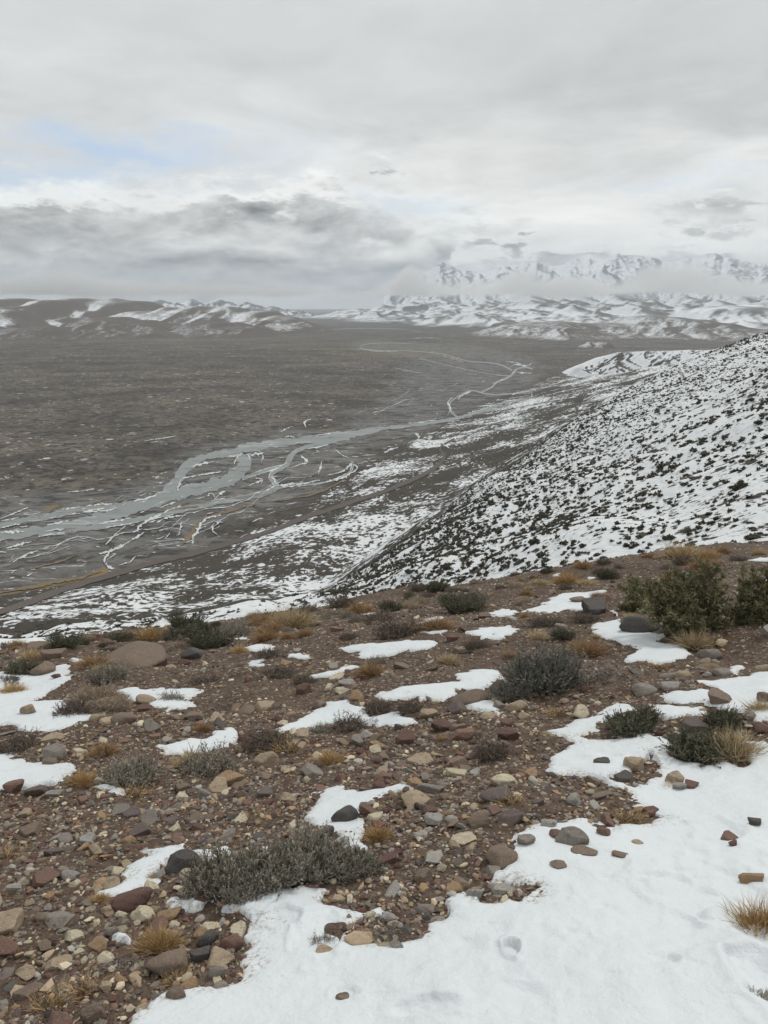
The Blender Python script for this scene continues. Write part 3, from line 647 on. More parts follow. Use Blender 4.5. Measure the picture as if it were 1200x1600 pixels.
for i, c in enumerate(threads):
    if i % 4 == 0: r.add([(a, b + .8, h_ * (.45 if b > 640 else .35)) for a, b, h_ in c], z0=.44, seed=i + 90, wob=1.6, step=1.6, crown=.2, wl_=5.0)
k = 0
while k < 190:
    px_, py_ = rng.uniform(-100, 840), rng.uniform(535, 940)
    w_ = plain(px_, py_)
    if not in_poly(np.array([w_[0]]), np.array([w_[1]]), BEDW)[0]: continue
    k += 1
    fr = (py_ - 478) / 300.0
    L = rng.uniform(1.5, 8) * fr; a = rng.normal(.30, .30); cv = rng.normal(0, .25) * L
    hw = rng.uniform(.2, .6) * fr
    r.add([(px_ - L * math.cos(a), py_ + L * math.sin(a) * .8, hw * .2), (px_, py_ + cv * .3, hw), (px_ + L * math.cos(a), py_ - L * math.sin(a) * .8, hw * .2)], z0=.46, seed=k, wob=1.4, step=1.6, crown=.2, wl_=4.0)
# white rims of ice along the channel banks
for i, c in enumerate(chan[:10]):
    D = densify(c, 10)
    t = np.gradient(D[:, :2], axis=0); t /= np.hypot(t[:, 0], t[:, 1])[:, None] + 1e-9
    for s_ in (-1, 1):
        j = 0
        while j < len(D) - 4:
            n = rng.integers(3, 7)
            if rng.random() < .34 and j + n < len(D):
                seg = [(D[q, 0] - t[q, 1] * D[q, 2] * s_, D[q, 1] + t[q, 0] * D[q, 2] * s_, (.25 if q in (j, j + n - 1) else rng.uniform(.3, .8)) * (D[q, 1] - 478) / 260) for q in range(j, j + n)]
                r.add(seg, z0=.48, seed=j, wob=1.4, step=1.6, crown=.2, wl_=5.0)
            j += n
r.build('river_ice', ICE, kind='stuff')
r = Rib()
for i, c in enumerate([[(285, 855, 1), (292, 842, 3), (305, 825, 3), (318, 812, 2.4), (345, 803, 1.6), (400, 788, 1)], [(65, 802, .6), (80, 795, 3), (98, 790, 1)], [(140, 790, 1), (150, 785, 2.4), (165, 780, .8)], [(500, 675, .4), (520, 672, 1.2), (545, 668, .6)], [(250, 800, .8), (280, 795, 1.6), (310, 792, .8)],
     [(700, 556, .3), (720, 566, 1.1), (735, 572, .5)], [(0, 935, 2), (60, 922, 3.2), (130, 906, 2.6), (160, 897, 1)], [(40, 892, 1), (90, 880, 1.6), (120, 868, .8)], [(430, 785, .6), (500, 772, 1.2), (560, 742, .6)]]):
    r.add(c, z0=.40, seed=i + 30, wob=.9, step=3, crown=.3)
r.build('dry_grass', flat_mat('dry_bank_grass', (.185, .140, .092), .95, .5, .4, .3), kind='stuff')
# ------------------------------------------------------------------ snow lying on the near ground
SP = [
 [(200, 1610), (215, 1574), (262, 1553), (330, 1542), (395, 1517), (406, 1500), (400, 1482), (386, 1464), (388, 1450), (352, 1446), (345, 1430), (380, 1413), (420, 1394), (450, 1388), (512, 1389), (520, 1408), (540, 1426), (568, 1431), (568, 1448), (548, 1462), (548, 1476), (600, 1484), (640, 1472), (645, 1443), (690, 1440), (722, 1434), (720, 1420), (703, 1411), (740, 1405), (788, 1398), (792, 1380), (808, 1356), (800, 1335), (797, 1318), (815, 1300), (850, 1288), (912, 1288), (950, 1297), (985, 1296), (1026, 1284), (1022, 1268), (985, 1242), (945, 1226), (925, 1212), (872, 1214), (850, 1196), (862, 1180), (885, 1168), (900, 1160), (876, 1152), (915, 1152), (940, 1156), (965, 1145), (1000, 1146), (1034, 1164), (1030, 1180), (1060, 1190), (1090, 1192), (1118, 1184), (1146, 1200), (1168, 1182), (1150, 1158), (1172, 1150), (1200, 1158), (1330, 1150), (1500, 1180), (1700, 1150), (1850, 1230), (2000, 1320), (2000, 1800), (900, 2100), (100, 1900)],
 [(895, 1152), (872, 1143), (935, 1112), (955, 1100), (977, 1104), (980, 1120), (958, 1136), (940, 1146)],
 [(1002, 1106), (1040, 1100), (1100, 1104), (1112, 1118), (1065, 1124), (1030, 1130), (1010, 1120)],
 [(1022, 1088), (1045, 1076), (1085, 1074), (1100, 1066), (1140, 1064), (1170, 1058), (1200, 1050), (1330, 1045), (1330, 1120), (1220, 1118), (1190, 1120), (1160, 1112), (1120, 1098), (1060, 1102), (1030, 1096)],
 [(932, 976), (960, 966), (1000, 984), (1030, 996), (1072, 1012), (1070, 1026), (1035, 1040), (990, 1036), (980, 1024), (985, 1010), (960, 1002), (936, 990)],
 [(822, 953), (850, 940), (880, 928), (905, 926), (945, 924), (935, 938), (915, 953), (880, 954), (850, 962)],
 [(760, 958), (790, 950), (815, 955), (800, 964), (770, 966)], [(760, 985), (800, 975), (822, 984), (790, 996), (765, 998)],
 [(588, 1080), (640, 1072), (700, 1065), (735, 1046), (780, 1044), (786, 1062), (760, 1074), (722, 1084), (700, 1094), (688, 1100), (655, 1094), (600, 1092)],
 [(712, 1098), (745, 1089), (782, 1098), (784, 1112), (745, 1110)],
 [(440, 1137), (478, 1118), (490, 1100), (520, 1096), (560, 1104), (585, 1116), (620, 1114), (652, 1121), (646, 1131), (600, 1136), (560, 1136), (500, 1140), (470, 1146), (448, 1145)],
 [(250, 1162), (300, 1150), (350, 1141), (378, 1144), (372, 1164), (320, 1175), (275, 1186), (256, 1178)],
 [(524, 1016), (560, 1006), (600, 1003), (640, 998), (690, 1002), (686, 1012), (640, 1020), (580, 1028), (542, 1023)],
 [(-200, 1060), (0, 1050), (50, 1046), (100, 1038), (122, 1044), (112, 1062), (78, 1078), (62, 1094), (100, 1100), (132, 1114), (138, 1130), (100, 1140), (60, 1147), (0, 1134), (-200, 1150)],
 [(188, 1078), (215, 1074), (260, 1078), (300, 1075), (318, 1085), (282, 1108), (252, 1112), (228, 1100), (196, 1094)],
 [(-250, 1170), (0, 1182), (30, 1194), (105, 1194), (140, 1200), (112, 1220), (60, 1236), (0, 1238), (-250, 1240)],
 [(160, 1229), (176, 1223), (196, 1226), (186, 1238), (166, 1240)],
 [(466, 1290), (474, 1270), (504, 1233), (530, 1229), (560, 1240), (600, 1231), (642, 1227), (638, 1237), (600, 1251), (578, 1266), (562, 1270), (566, 1300), (556, 1332), (520, 1325), (500, 1306), (480, 1294)],
 [(133, 1392), (150, 1383), (186, 1371), (196, 1351), (230, 1336), (222, 1325), (275, 1318), (292, 1322), (282, 1345), (246, 1358), (236, 1374), (262, 1376), (252, 1392), (235, 1402), (180, 1406), (142, 1402)],
 [(310, 1336), (350, 1326), (360, 1311), (382, 1314), (374, 1332), (350, 1345), (325, 1347)],
 [(258, 1412), (300, 1395), (336, 1387), (343, 1400), (334, 1420), (300, 1429), (272, 1421)],
 [(178, 1460), (200, 1450), (219, 1456), (212, 1470), (203, 1482), (186, 1471)],
 [(424, 1321), (448, 1313), (446, 1330), (430, 1339)],
 [(368, 1016), (400, 1007), (440, 1010), (412, 1021)], [(442, 1026), (480, 1019), (484, 1028), (446, 1031)], [(394, 1032), (416, 1030), (412, 1042), (392, 1040)],
 [(484, 1052), (545, 1039), (562, 1043), (522, 1056), (488, 1059)], [(655, 968), (680, 964), (702, 967), (662, 976)], [(728, 990), (778, 979), (796, 984), (752, 1000)],
 [(1140, 1046), (1160, 1036), (1176, 1044), (1152, 1055)], [(715, 952), (738, 946), (742, 956), (722, 960)], [(262, 968), (284, 966), (280, 974)], [(1190, 905), (1240, 895), (1240, 915), (1195, 916)],
 [(360, 998), (388, 994), (384, 1000)], [(948, 955), (965, 955), (960, 962)], [(850, 900), (880, 894), (878, 902)], [(640, 990), (700, 985), (690, 994)], [(20, 1012), (60, 1020), (30, 1030)], [(110, 1025), (135, 1030), (120, 1036)],
 [(900, 905), (925, 899), (930, 906)], [(560, 960), (590, 956), (585, 962)], [(480, 962), (500, 960), (498, 966)], [(700, 1008), (722, 1004), (716, 1012)], [(1170, 875), (1230, 868), (1220, 882)],
]
SN = [   # bare pockets inside the big snow sheet
 [(790, 1401), (803, 1378), (830, 1370), (872, 1372), (880, 1390), (842, 1402)],
 [(945, 1215), (990, 1200), (1000, 1180), (1030, 1205), (1000, 1222)],
]
def world_poly(P, step=10):
    P = np.array(P, float); out = []
    for i in range(len(P)):
        a, b = P[i], P[(i + 1) % len(P)]; n = max(1, int(np.hypot(*(b - a)) / step))
        for k in range(n): out.append(a + (b - a) * k / n)
    Q = np.array(out)
    x, y, _ = hit(np.clip(Q[:, 0], -900, 2200), np.clip(Q[:, 1], 0, 2100)); return np.stack([x, y], 1)
polys = [world_poly(p, 14) for p in SP]; holes = [world_poly(p, 14) for p in SN]
def snow_sdf(x, y):
    jx = .07 * fbm(x * 3.5, y * 3.5, 4, 81); jy = .07 * fbm(x * 3.5, y * 3.5, 4, 83)
    X_, Y_ = x + jx, y + jy
    s = np.full(x.shape, -9.0)
    for p in polys:
        lo, hi_ = p.min(0) - .3, p.max(0) + .3
        k = (X_ > lo[0]) & (X_ < hi_[0]) & (Y_ > lo[1]) & (Y_ < hi_[1])
        if k.any(): s[k] = np.maximum(s[k], sdf(X_[k], Y_[k], [tuple(q) for q in p]))
    for p in holes: s = np.minimum(s, -sdf(X_, Y_, [tuple(q) for q in p]))
    return s + .03 * fbm(x * 11, y * 11, 3, 85) - .008
DENTS = []   # (x, y, rx, ry, angle, depth)
for px, py, wx, wy, dep in ((440, 1436, 26, 13, .045), (798, 1497, 13, 11, .075), (945, 1350, 30, 14, .03), (1070, 1405, 42, 26, .05), (1120, 1305, 26, 16, .03), (1040, 1450, 90, 40, .02), (700, 1560, 130, 40, -.02), (900, 1440, 120, 30, -.018), (1160, 1340, 60, 30, -.03), (640, 1400, 60, 18, .02),
                            (502, 1470, 34, 26, .035), (1180, 1440, 55, 55, .04), (1190, 1550, 40, 40, .05), (535, 1562, 22, 9, .02), (1050, 1514, 8, 4, .02), (850, 1250, 60, 18, -.03), (1000, 1180, 50, 14, -.04), (940, 1290, 26, 10, .02), (665, 1590, 60, 14, .02)):
    xx, yy, _ = hit(px, py); dd_ = float(np.hypot(xx[0], yy[0])); x2, y2, _ = hit(px, py - wy); DENTS.append((xx[0], yy[0], wx * dd_ * 1.1 / F, max(.02, float(np.hypot(x2 - xx, y2 - yy)[0])), dep))
_r = np.random.default_rng(55)
for q in range(46):
    px, py = (_r.uniform(420, 1220), _r.uniform(1290, 1600)) if q < 34 else (_r.uniform(860, 1210), _r.uniform(1080, 1290))
    xx, yy, _ = hit(px, py); dd_ = float(np.hypot(xx[0], yy[0])); r0 = _r.uniform(.010, .045); DENTS.append((xx[0], yy[0], r0 * 1.4, r0 * _r.uniform(.5, 1.1), _r.uniform(.004, .013)))
def snow_t(x, y, s):
    wd = .11; T = .017 + .045 * smooth(s, .06, .8)
    q = np.clip(s / wd, 0, 1); t = T * np.sqrt(np.clip(1 - (1 - q) ** 2, 0, 1)) + (.02 * fbm(x * 1.3, y * 1.3, 2, 91) + .007 * fbm(x * 6, y * 6, 3, 93)) * smooth(s, .03, .4)
    W_ = fbm(x * 16, y * 16, 2, 97)
    for cx, cy, rx, ry, dep in DENTS:
        q2 = (((x - cx) / rx) ** 2 + ((y - cy) / ry) ** 2) * (1 + .45 * W_)
        if dep > .015: t = t - .7 * dep * np.exp(-np.clip(q2, 0, 8) ** 2) + dep * .2 * np.exp(-((np.sqrt(q2) - 1.3) / .35) ** 2)
        else: t = t - dep * np.exp(-np.clip(q2, 0, 30))
    return np.where(s < 0, s * .8 - .004, np.maximum(t, .014 * q + .008 * smooth(s, .1, .3)))
azs2 = np.radians(np.arange(-44, 50, .13)); ds2 = np.geomspace(.7, 30, 740)
x, y = polar(azs2, ds2); s = snow_sdf(x, y); z = H(x, y, False) + snow_t(x, y, s)
keep = s > -.05
Fg = grid_faces(len(ds2), len(azs2)); kf = keep.ravel()[Fg].any(1) & (s.ravel()[Fg].max(1) > -.04)
Fg = Fg[kf]; used, inv = np.unique(Fg, return_inverse=True)
V = np.stack([x, y, z], -1).reshape(-1, 3)[used]
link('snow', mesh('snow', V, inv.reshape(Fg.shape), SNOW, attrs={'fringe': (1 - smooth(s, .0, .07)).ravel()[used]}), kind='stuff')
def top(x, y):
    "height of the visible surface (ground, or snow where it lies)"
    x, y = np.atleast_1d(np.asarray(x, float)), np.atleast_1d(np.asarray(y, float))
    s = snow_sdf(x, y); return np.where(s > 0, H(x, y, False) + snow_t(x, y, s), H(x, y)), s

# ------------------------------------------------------------------ stones
def ico(sub):
    import bmesh
    bm = bmesh.new(); bmesh.ops.create_icosphere(bm, subdivisions=sub, radius=1.0)
    V = np.array([v.co[:] for v in bm.verts]); Fc = np.array([[v.index for v in f.verts] for f in bm.faces]); bm.free(); return V, Fc
ICO = {k: ico(k) for k in (1, 2, 3, 4)}
def stone_verts(sub, rs, kind, dims):
    V, Fc = ICO[sub]; V = V.copy()
    if kind == 'round':
        n = 15; N = rs.normal(0, 1, (n, 3)); N /= np.linalg.norm(N, axis=1)[:, None]; h_ = rs.uniform(.78, 1.0, n); dt = np.maximum(V @ N.T, 1e-3)
        r = (((dt / h_) ** 11).sum(1)) ** (-1 / 11); P_ = V * np.minimum(r, 1.25)[:, None]
    elif kind == 'ball':
        r = 1 + .10 * np.sin(V @ rs.normal(0, 1.3, 3) + rs.uniform(0, 6)) + .05 * np.sin(V @ rs.normal(0, 3, 3))
        P_ = V * r[:, None]; e = .88
        P_ = np.sign(P_) * np.abs(P_) ** e
    else:
        n = 9 if kind == 'angular' else 8
        N = rs.normal(0, 1, (n, 3)); N[0] = (0, 0, 1); N[1] = (0, 0, -1); N[2:6, 2] *= .35; N /= np.linalg.norm(N, axis=1)[:, None]
        h_ = rs.uniform(.55, .95, n); dt = np.maximum(V @ N.T, 1e-3); pw = 60 if kind == 'angular' else 34
        r = (((dt / h_) ** pw).sum(1)) ** (-1 / pw); P_ = V * np.minimum(r, 1.35)[:, None]
    if sub >= 3: P_ = P_ * (1 + .015 * np.sin(P_ @ rs.normal(0, 7, 3)) + .012 * np.sin(P_ @ rs.normal(0, 14, 3)))[:, None]
    P_ = P_ * np.array(dims)
    P_[:, :2] /= max(np.ptp(P_[:, 0]), 1e-6); P_[:, 2] /= max(np.ptp(P_[:, 0]), 1e-6) * 0 + 2 * dims[0]
    return P_, Fc          # x width 1
def mat_stone(name, c, var=.35):
    m, t = new_mat(name); p = pos(t)
    rnd = t.n('ObjectInfo').outputs['Random']
    n1 = t.noise(p, 22, 5, .65); n2 = t.noise(p, 160, 4, .7); n3 = t.noise(p, 9, 3, .5, 1.5)
    lo = tuple(x * (1 - var) for x in c); hi = tuple(min(1, x * (1 + var)) for x in c)
    cc = t.mix(t.m('ADD', t.m('MULTIPLY', n1, .8), t.m('MULTIPLY', rnd, .25)), lo, hi)
    cc = t.mix(t.m('MULTIPLY', t.ss(n3, .56, .64), .45), cc, tuple(x * .55 + .03 for x in c))
    cc = t.mix(t.m('MULTIPLY', t.ss(n2, .56, .66), .65), cc, tuple(min(.8, x * 1.7 + .03) for x in c))
    cc = t.mix(t.m('MULTIPLY', t.ss(n2, .43, .33), .65), cc, tuple(x * .5 for x in c))
    cc = t.mix(t.m('MULTIPLY', t.ss(t.noise(p, 35, 4, .7), .52, .68), .55), cc, (.13, .09, .065))
    finish(t, cc, .82, bump(t, t.m('ADD', n1, t.m('MULTIPLY', n2, .5)), .006), spec=.3); return m
SC = {'brown': (.185, .138, .105), 'tan': (.325, .255, .178), 'cream': (.47, .41, .30), 'grey': (.215, .19, .166), 'dark red': (.125, .070, .058),
      'reddish': (.175, .105, .082), 'dark grey': (.085, .078, .074), 'purple-grey': (.125, .098, .090), 'orange-tan': (.29, .195, .115), 'pale grey': (.29, .275, .25)}
SM = {k: mat_stone(k.replace(' ', '_').replace('-', '_') + '_stone', v) for k, v in SC.items()}
PROTO = {}
def stone_mesh(kind, col, v, sub):
    key = (kind, col, v, sub)
    if key not in PROTO:
        rs = np.random.default_rng(hash((kind, v)) % 1000 if False else (v * 97 + {'round': 1, 'angular': 2, 'blocky': 3, 'flat': 4}[kind]))
        dims = {'round': (1, rs.uniform(.7, .95), rs.uniform(.5, .72)), 'angular': (1, rs.uniform(.65, .9), rs.uniform(.5, .75)), 'blocky': (1, rs.uniform(.75, .95), rs.uniform(.6, .8)), 'flat': (1, rs.uniform(.55, .8), rs.uniform(.24, .36))}[kind]
        P_, Fc = stone_verts(sub, rs, 'round' if kind == 'round' else kind if kind != 'flat' else 'blocky', dims)
        PROTO[key] = mesh('stone', P_, Fc, SM[col], kind == 'round')
    return PROTO[key]
LAND_MARKS = []; LABELS = {}
def cam_depth(x, y, z): return y * math.cos(PITCH) - (z - CAMZ) * math.sin(PITCH)
def project(x, y, z):
    d = cam_depth(x, y, z); return CX + F * x / d, CY - F * ((z - CAMZ) * math.cos(PITCH) + y * math.sin(PITCH)) / d
def put_stone(px, py, wpx, kind, col, label=None, ratio=None, rz=None, name='stone', group=None, mark=None, sink=.3, tilt=.12, v=None, sub=3, cat=None, xy=None, width=None):
    if xy is None:
        x, y, _ = hit(px, py + wpx * .12); x, y = float(x[0]), float(y[0])
    else: x, y = xy
    z, s = top(x, y); z = float(z[0])
    dep = cam_depth(x, y, z); wd = width or wpx * dep / F
    me = stone_mesh(kind, col, int(v if v is not None else rng.integers(0, 7)), sub)
    o = link(name, me, loc=(x, y, z)); o.scale = (wd, wd, wd * (ratio or 1))
    o.rotation_euler = (rng.normal(0, tilt), rng.normal(0, tilt), rz if rz is not None else rng.uniform(0, 6.28))
    hz = np.array([c.co.z for c in me.vertices]); hgt = np.ptp(hz) * wd * (ratio or 1)
    o.location.z = z + hgt * (.5 - sink) - (hz.max() + hz.min()) / 2 * wd * (ratio or 1)
    o['category'] = cat or ('boulder' if name == 'boulder' else 'rock' if name == 'rock' else 'stone')
    if label: o['label'] = label
    if group: o['group'] = group
    if mark: LAND_MARKS.append((px, py, mark))
    PLACED.append((x, y, wd * .5))
    return o
PLACED = []
HERO = [  # px, py, width px, kind, colour, label, ratio, landmark words, name
 (267, 1503, 74, 'round', 'brown', 'large smooth grey-brown stone in front of a golden grass tuft, lower left', 1.1, 'large smooth grey-brown stone', 'rock'),
 (206, 1406, 66, 'round', 'dark red', 'dark red rounded rock lying at the edge of a small snow patch', .75, 'dark red rounded rock', 'rock'),
 (222, 1427, 42, 'angular', 'cream', 'cream angular block just below the dark red rounded rock', 1.0, 'cream angular block', 'rock'),
 (261, 1423, 40, 'round', 'orange-tan', 'orange-tan elongated stone right of the cream angular block', .6, None, 'stone'),
 (248, 1444, 40, 'angular', 'reddish', 'reddish brown stone between the cream block and the golden tuft', .6, None, 'stone'),
 (285, 1347, 56, 'angular', 'dark grey', 'dark jagged rock at the left end of the grey mat shrub', 1.0, 'dark jagged rock', 'rock'),
 (318, 1405, 24, 'flat', 'dark red', 'small dark red stone poking out of a round snow patch', 1.0, None, 'stone'),
 (8, 1446, 56, 'blocky', 'tan', 'large tan block at the left edge of the photo', 1.0, 'large tan block', 'rock'),
 (364, 1476, 40, 'round', 'reddish', 'reddish brown rounded stone beside the edge of the big snow sheet', 1.0, 'reddish brown rounded stone', 'stone'),
 (370, 1456, 26, 'blocky', 'cream', 'cream block stone touching the edge of the big snow sheet', 1.0, None, 'stone'),
 (330, 1450, 30, 'blocky', 'cream', 'cream stone above the purple-grey cobble near the golden tuft', .9, None, 'stone'),
 (315, 1461, 22, 'round', 'orange-tan', 'small orange round stone right of the golden grass tuft', .9, None, 'stone'),
 (326, 1471, 36, 'round', 'dark grey', 'dark purple-grey cobble left of the reddish brown rounded stone', .9, 'dark purple-grey cobble', 'stone'),
 (316, 1495, 34, 'blocky', 'dark grey', 'dark grey cobble right of the large smooth grey-brown stone', 1.1, None, 'stone'),
 (344, 1500, 44, 'blocky', 'tan', 'tan split stone below the reddish brown rounded stone', .9, 'tan split stone', 'stone'),
 (338, 1524, 32, 'round', 'grey', 'grey round pebble-like cobble below the tan split stone', 1.0, None, 'stone'),
 (296, 1537, 28, 'angular', 'orange-tan', 'yellowish stone below the dark grey cobble', .9, None, 'stone'),
 (277, 1557, 34, 'round', 'brown', 'brown oval stone on the lower left snow margin', .8, 'brown oval stone', 'stone'),
 (350, 1541, 26, 'flat', 'grey', 'flat grey stone on the snow margin right of the brown oval stone', 1.0, None, 'stone'),
 (540, 1278, 44, 'round', 'dark grey', 'dark brown rounded stone set in the snow patch at centre', .9, 'dark stone in the centre snow patch', 'rock'),
 (572, 1262, 24, 'round', 'grey', 'grey stone right of the dark stone in the centre snow patch', .9, None, 'stone'),
 (536, 1316, 24, 'angular', 'pale grey', 'pale stone in the lower tip of the centre snow patch', .8, None, 'stone'),
 (677, 1231, 42, 'blocky', 'grey', 'grey upright block on bare ground right of the centre snow patch', 1.0, 'grey upright block', 'rock'),
 (648, 1248, 50, 'round', 'tan', 'long tan stone lying below the grey upright block', .45, None, 'stone'),
 (778, 1241, 60, 'round', 'purple-grey', 'large purple-brown rock half buried in the middle of the bare ground', .8, 'large purple-brown rock', 'rock'),
 (797, 1281, 48, 'angular', 'purple-grey', 'purple-grey wedge shaped rock below the large purple-brown rock', .8, 'purple-grey wedge rock', 'rock'),
 (715, 1206, 36, 'blocky', 'cream', 'pale cream stone on its own in the bare ground above centre', .6, 'pale cream stone', 'stone'),
 (662, 1372, 30, 'blocky', 'brown', 'upright brown stone on gravel left of the big snow sheet', 1.1, 'upright brown stone', 'stone'),
 (745, 1395, 28, 'blocky', 'pale grey', 'pale square stone at the edge of the big snow sheet', 1.0, 'pale square stone', 'stone'),
 (780, 1339, 50, 'round', 'brown', 'grey-brown oval rock near the left lobe of the big snow sheet', .7, 'grey-brown oval rock', 'rock'),
 (771, 1358, 24, 'blocky', 'grey', 'blue-grey small block below the grey-brown oval rock', 1.0, None, 'stone'),
 (712, 1385, 28, 'angular', 'orange-tan', 'orange-brown stone left of the pale square stone', .9, None, 'stone'),
 (747, 1350, 16, 'angular', 'reddish', 'small upright rusty stone left of the grey-brown oval rock', 1.2, None, 'stone'),
 (731, 1304, 40, 'flat', 'cream', 'long cream stone slab on gravel left of the purple-grey wedge rock', .7, None, 'stone'),
 (704, 1281, 20, 'round', 'pale grey', 'small rounded white stone left of the wedge rock', .8, None, 'stone'),
 (857, 1292, 26, 'round', 'pale grey', 'white rounded stone at the top margin of the big snow sheet', .8, None, 'stone'),
 (663, 1416, 30, 'round', 'grey', 'grey rounded cobble below the upright brown stone', .8, None, 'stone'),
 (688, 1436, 26, 'flat', 'grey', 'flat grey stone touching the snow below the rounded cobble', .9, None, 'stone'),
 (608, 1343, 38, 'angular', 'dark red', 'dark red angular stone right of the grey mat shrub', .8, 'dark red angular stone', 'stone'),
 (893, 1316, 52, 'angular', 'grey', 'grey-brown jagged rock sticking out of the snow sheet', .85, 'jagged rock in the snow', 'rock'),
 (915, 1332, 42, 'flat', 'brown', 'brown flat rock below the jagged rock in the snow', 1.0, None, 'rock'),
 (868, 1310, 26, 'angular', 'reddish', 'reddish stone leaning on the jagged rock in the snow', 1.0, None, 'stone'),
 (822, 1318, 30, 'blocky', 'grey', 'grey blocky stone left of the jagged rock in the snow', 1.0, None, 'stone'),
 (876, 1356, 26, 'flat', 'brown', 'flat brown stone in the snow below the jagged rock', .9, None, 'stone'),
 (941, 1305, 22, 'round', 'reddish', 'reddish round stone right of the jagged rock in the snow', .9, None, 'stone'),
 (970, 1342, 26, 'flat', 'brown', 'thin brown stone in a melt hollow of the big snow sheet', .8, None, 'stone'),
 (998, 1320, 18, 'flat', 'tan', 'small tan stone barely showing through the big snow sheet', .7, None, 'stone'),
 (990, 1196, 32, 'angular', 'tan', 'tan pointed rock standing in the upper right snow', 1.2, 'tan pointed rock', 'rock'),
 (978, 1214, 30, 'angular', 'dark grey', 'dark stone in front of the tan pointed rock', .8, None, 'stone'),
 (1053, 1221, 28, 'blocky', 'tan', 'upper tan block of the small rock group in the snow', 1.1, 'tan block in the snow', 'rock'),
 (1061, 1235, 22, 'blocky', 'pale grey', 'pale grey block beneath the tan block in the snow', 1.0, None, 'stone'),
 (1080, 1231, 24, 'angular', 'dark red', 'dark red pointed stone right of the tan block in the snow', .8, None, 'stone'),
 (940, 1192, 28, 'flat', 'dark grey', 'dark flat stone in a melt hollow near the tan pointed rock', .7, None, 'stone'),
 (1028, 1213, 18, 'flat', 'dark red', 'small dark stone between the pointed rock and the tan block', .9, None, 'stone'),
 (1137, 1322, 30, 'flat', 'reddish', 'rust-red stone in a melt hollow on the right snow', .9, 'rust-red stone in the snow', 'stone'),
 (1143, 1334, 16, 'round', 'dark red', 'small dark red stone just below the rust-red stone', .9, None, 'stone'),
 (1178, 1300, 22, 'blocky', 'dark grey', 'black and white stone at the right edge in the snow', 1.0, None, 'stone'),
 (1175, 1379, 40, 'blocky', 'orange-tan', 'orange-tan rock beside the straw tussock at the right edge', .8, 'orange-tan rock by the tussock', 'rock'),
 (735, 1089, 62, 'round', 'brown', 'long flat brown rock on the snow left of the grey bush', .5, 'long flat brown rock', 'rock'),
 (808, 1104, 38, 'round', 'tan', 'tan rounded rock below the grey-green bush', .7, 'tan rounded rock', 'rock'),
 (832, 1083, 26, 'angular', 'orange-tan', 'orange stone under the right side of the grey-green bush', 1.0, None, 'stone'),
 (763, 1116, 30, 'round', 'tan', 'long tan stone below the long flat brown rock', .5, None, 'stone'),
 (715, 1106, 30, 'round', 'purple-grey', 'purple-grey stone at the left end of the long flat brown rock', .9, None, 'stone'),
 (670, 1115, 30, 'blocky', 'tan', 'tan block right of a thin snow strip', 1.0, None, 'stone'),
 (193, 1121, 50, 'round', 'brown', 'brown long rock below the pale cushion shrub', .6, 'brown long rock', 'rock'),
 (230, 1106, 28, 'angular', 'dark red', 'dark red stone at the snow right of the brown long rock', .9, None, 'stone'),
 (152, 1123, 28, 'round', 'tan', 'tan stone left of the brown long rock', .7, None, 'stone'),
 (46, 1114, 28, 'round', 'tan', 'olive-tan rounded stone in the snow by the left edge', 1.0, 'olive-tan stone', 'stone'),
 (300, 1120, 38, 'angular', 'brown', 'brown slab stone on gravel right of the brown long rock', .7, None, 'stone'),
 (414, 1104, 32, 'blocky', 'tan', 'bright tan block alone on the gravel slope', .9, 'bright tan block', 'rock'),
 (386, 1109, 26, 'round', 'brown', 'brown stone left of the bright tan block', .8, None, 'stone'),
 (475, 1080, 26, 'blocky', 'dark red', 'dark reddish block above and right of the bright tan block', 1.0, None, 'stone'),
 (543, 1066, 30, 'round', 'pale grey', 'pale grey stone below the small golden tuft', .6, 'pale grey stone by the tuft', 'stone'),
 (535, 1077, 28, 'round', 'cream', 'cream flat stone under the pale grey stone', .4, None, 'stone'),
 (362, 1215, 42, 'angular', 'orange-tan', 'orange-brown rock below the straw coloured shrub', .8, 'orange-brown rock', 'rock'),
 (319, 1243, 28, 'round', 'grey', 'grey stone on gravel below the orange-brown rock', .9, None, 'stone'),
 (215, 1022, 92, 'round', 'brown', 'large dark brown boulder on the skyline edge of the slope', .62, 'large brown boulder', 'boulder'),
 (243, 1034, 36, 'blocky', 'brown', 'rough brown rock leaning on the large brown boulder', .8, None, 'rock'),
 (58, 1016, 42, 'blocky', 'brown', 'left half of the split boulder near the left edge', 1.0, 'split boulder', 'boulder'),
 (86, 1024, 40, 'blocky', 'brown', 'right half of the split boulder near the left edge', .9, None, 'boulder'),
 (69, 1049, 36, 'round', 'brown', 'brown rounded rock on snow below the split boulder', .9, None, 'rock'),
 (88, 1059, 18, 'round', 'dark red', 'small dark stone right of the rounded rock below the split boulder', .9, None, 'stone'),
 (300, 1024, 36, 'angular', 'dark grey', 'dark grey rock beside a cream shrub on the ridge', 1.0, 'dark grey ridge rock', 'rock'),
 (930, 948, 46, 'angular', 'dark grey', 'dark pointed boulder on the snow left of the green bush', 1.0, 'dark pointed boulder', 'boulder'),
 (904, 938, 30, 'round', 'brown', 'brown domed rock in the snow behind the dark pointed boulder', .6, None, 'rock'),
 (944, 936, 30, 'round', 'reddish', 'reddish brown rock touching the dark pointed boulder', .9, None, 'rock'),
 (998, 977, 66, 'round', 'dark grey', 'large dark boulder under the left side of the green bush', .8, 'large dark boulder', 'boulder'),
 (1110, 1023, 38, 'round', 'grey', 'grey rounded rock in front of the green bush', .8, 'grey rounded rock', 'rock'),
 (1124, 1051, 32, 'round', 'grey', 'grey rock above the right snow strip', .8, None, 'rock'),
 (1105, 1043, 38, 'flat', 'brown', 'brown flat rock between the two grey rocks near the bush', .9, None, 'rock'),
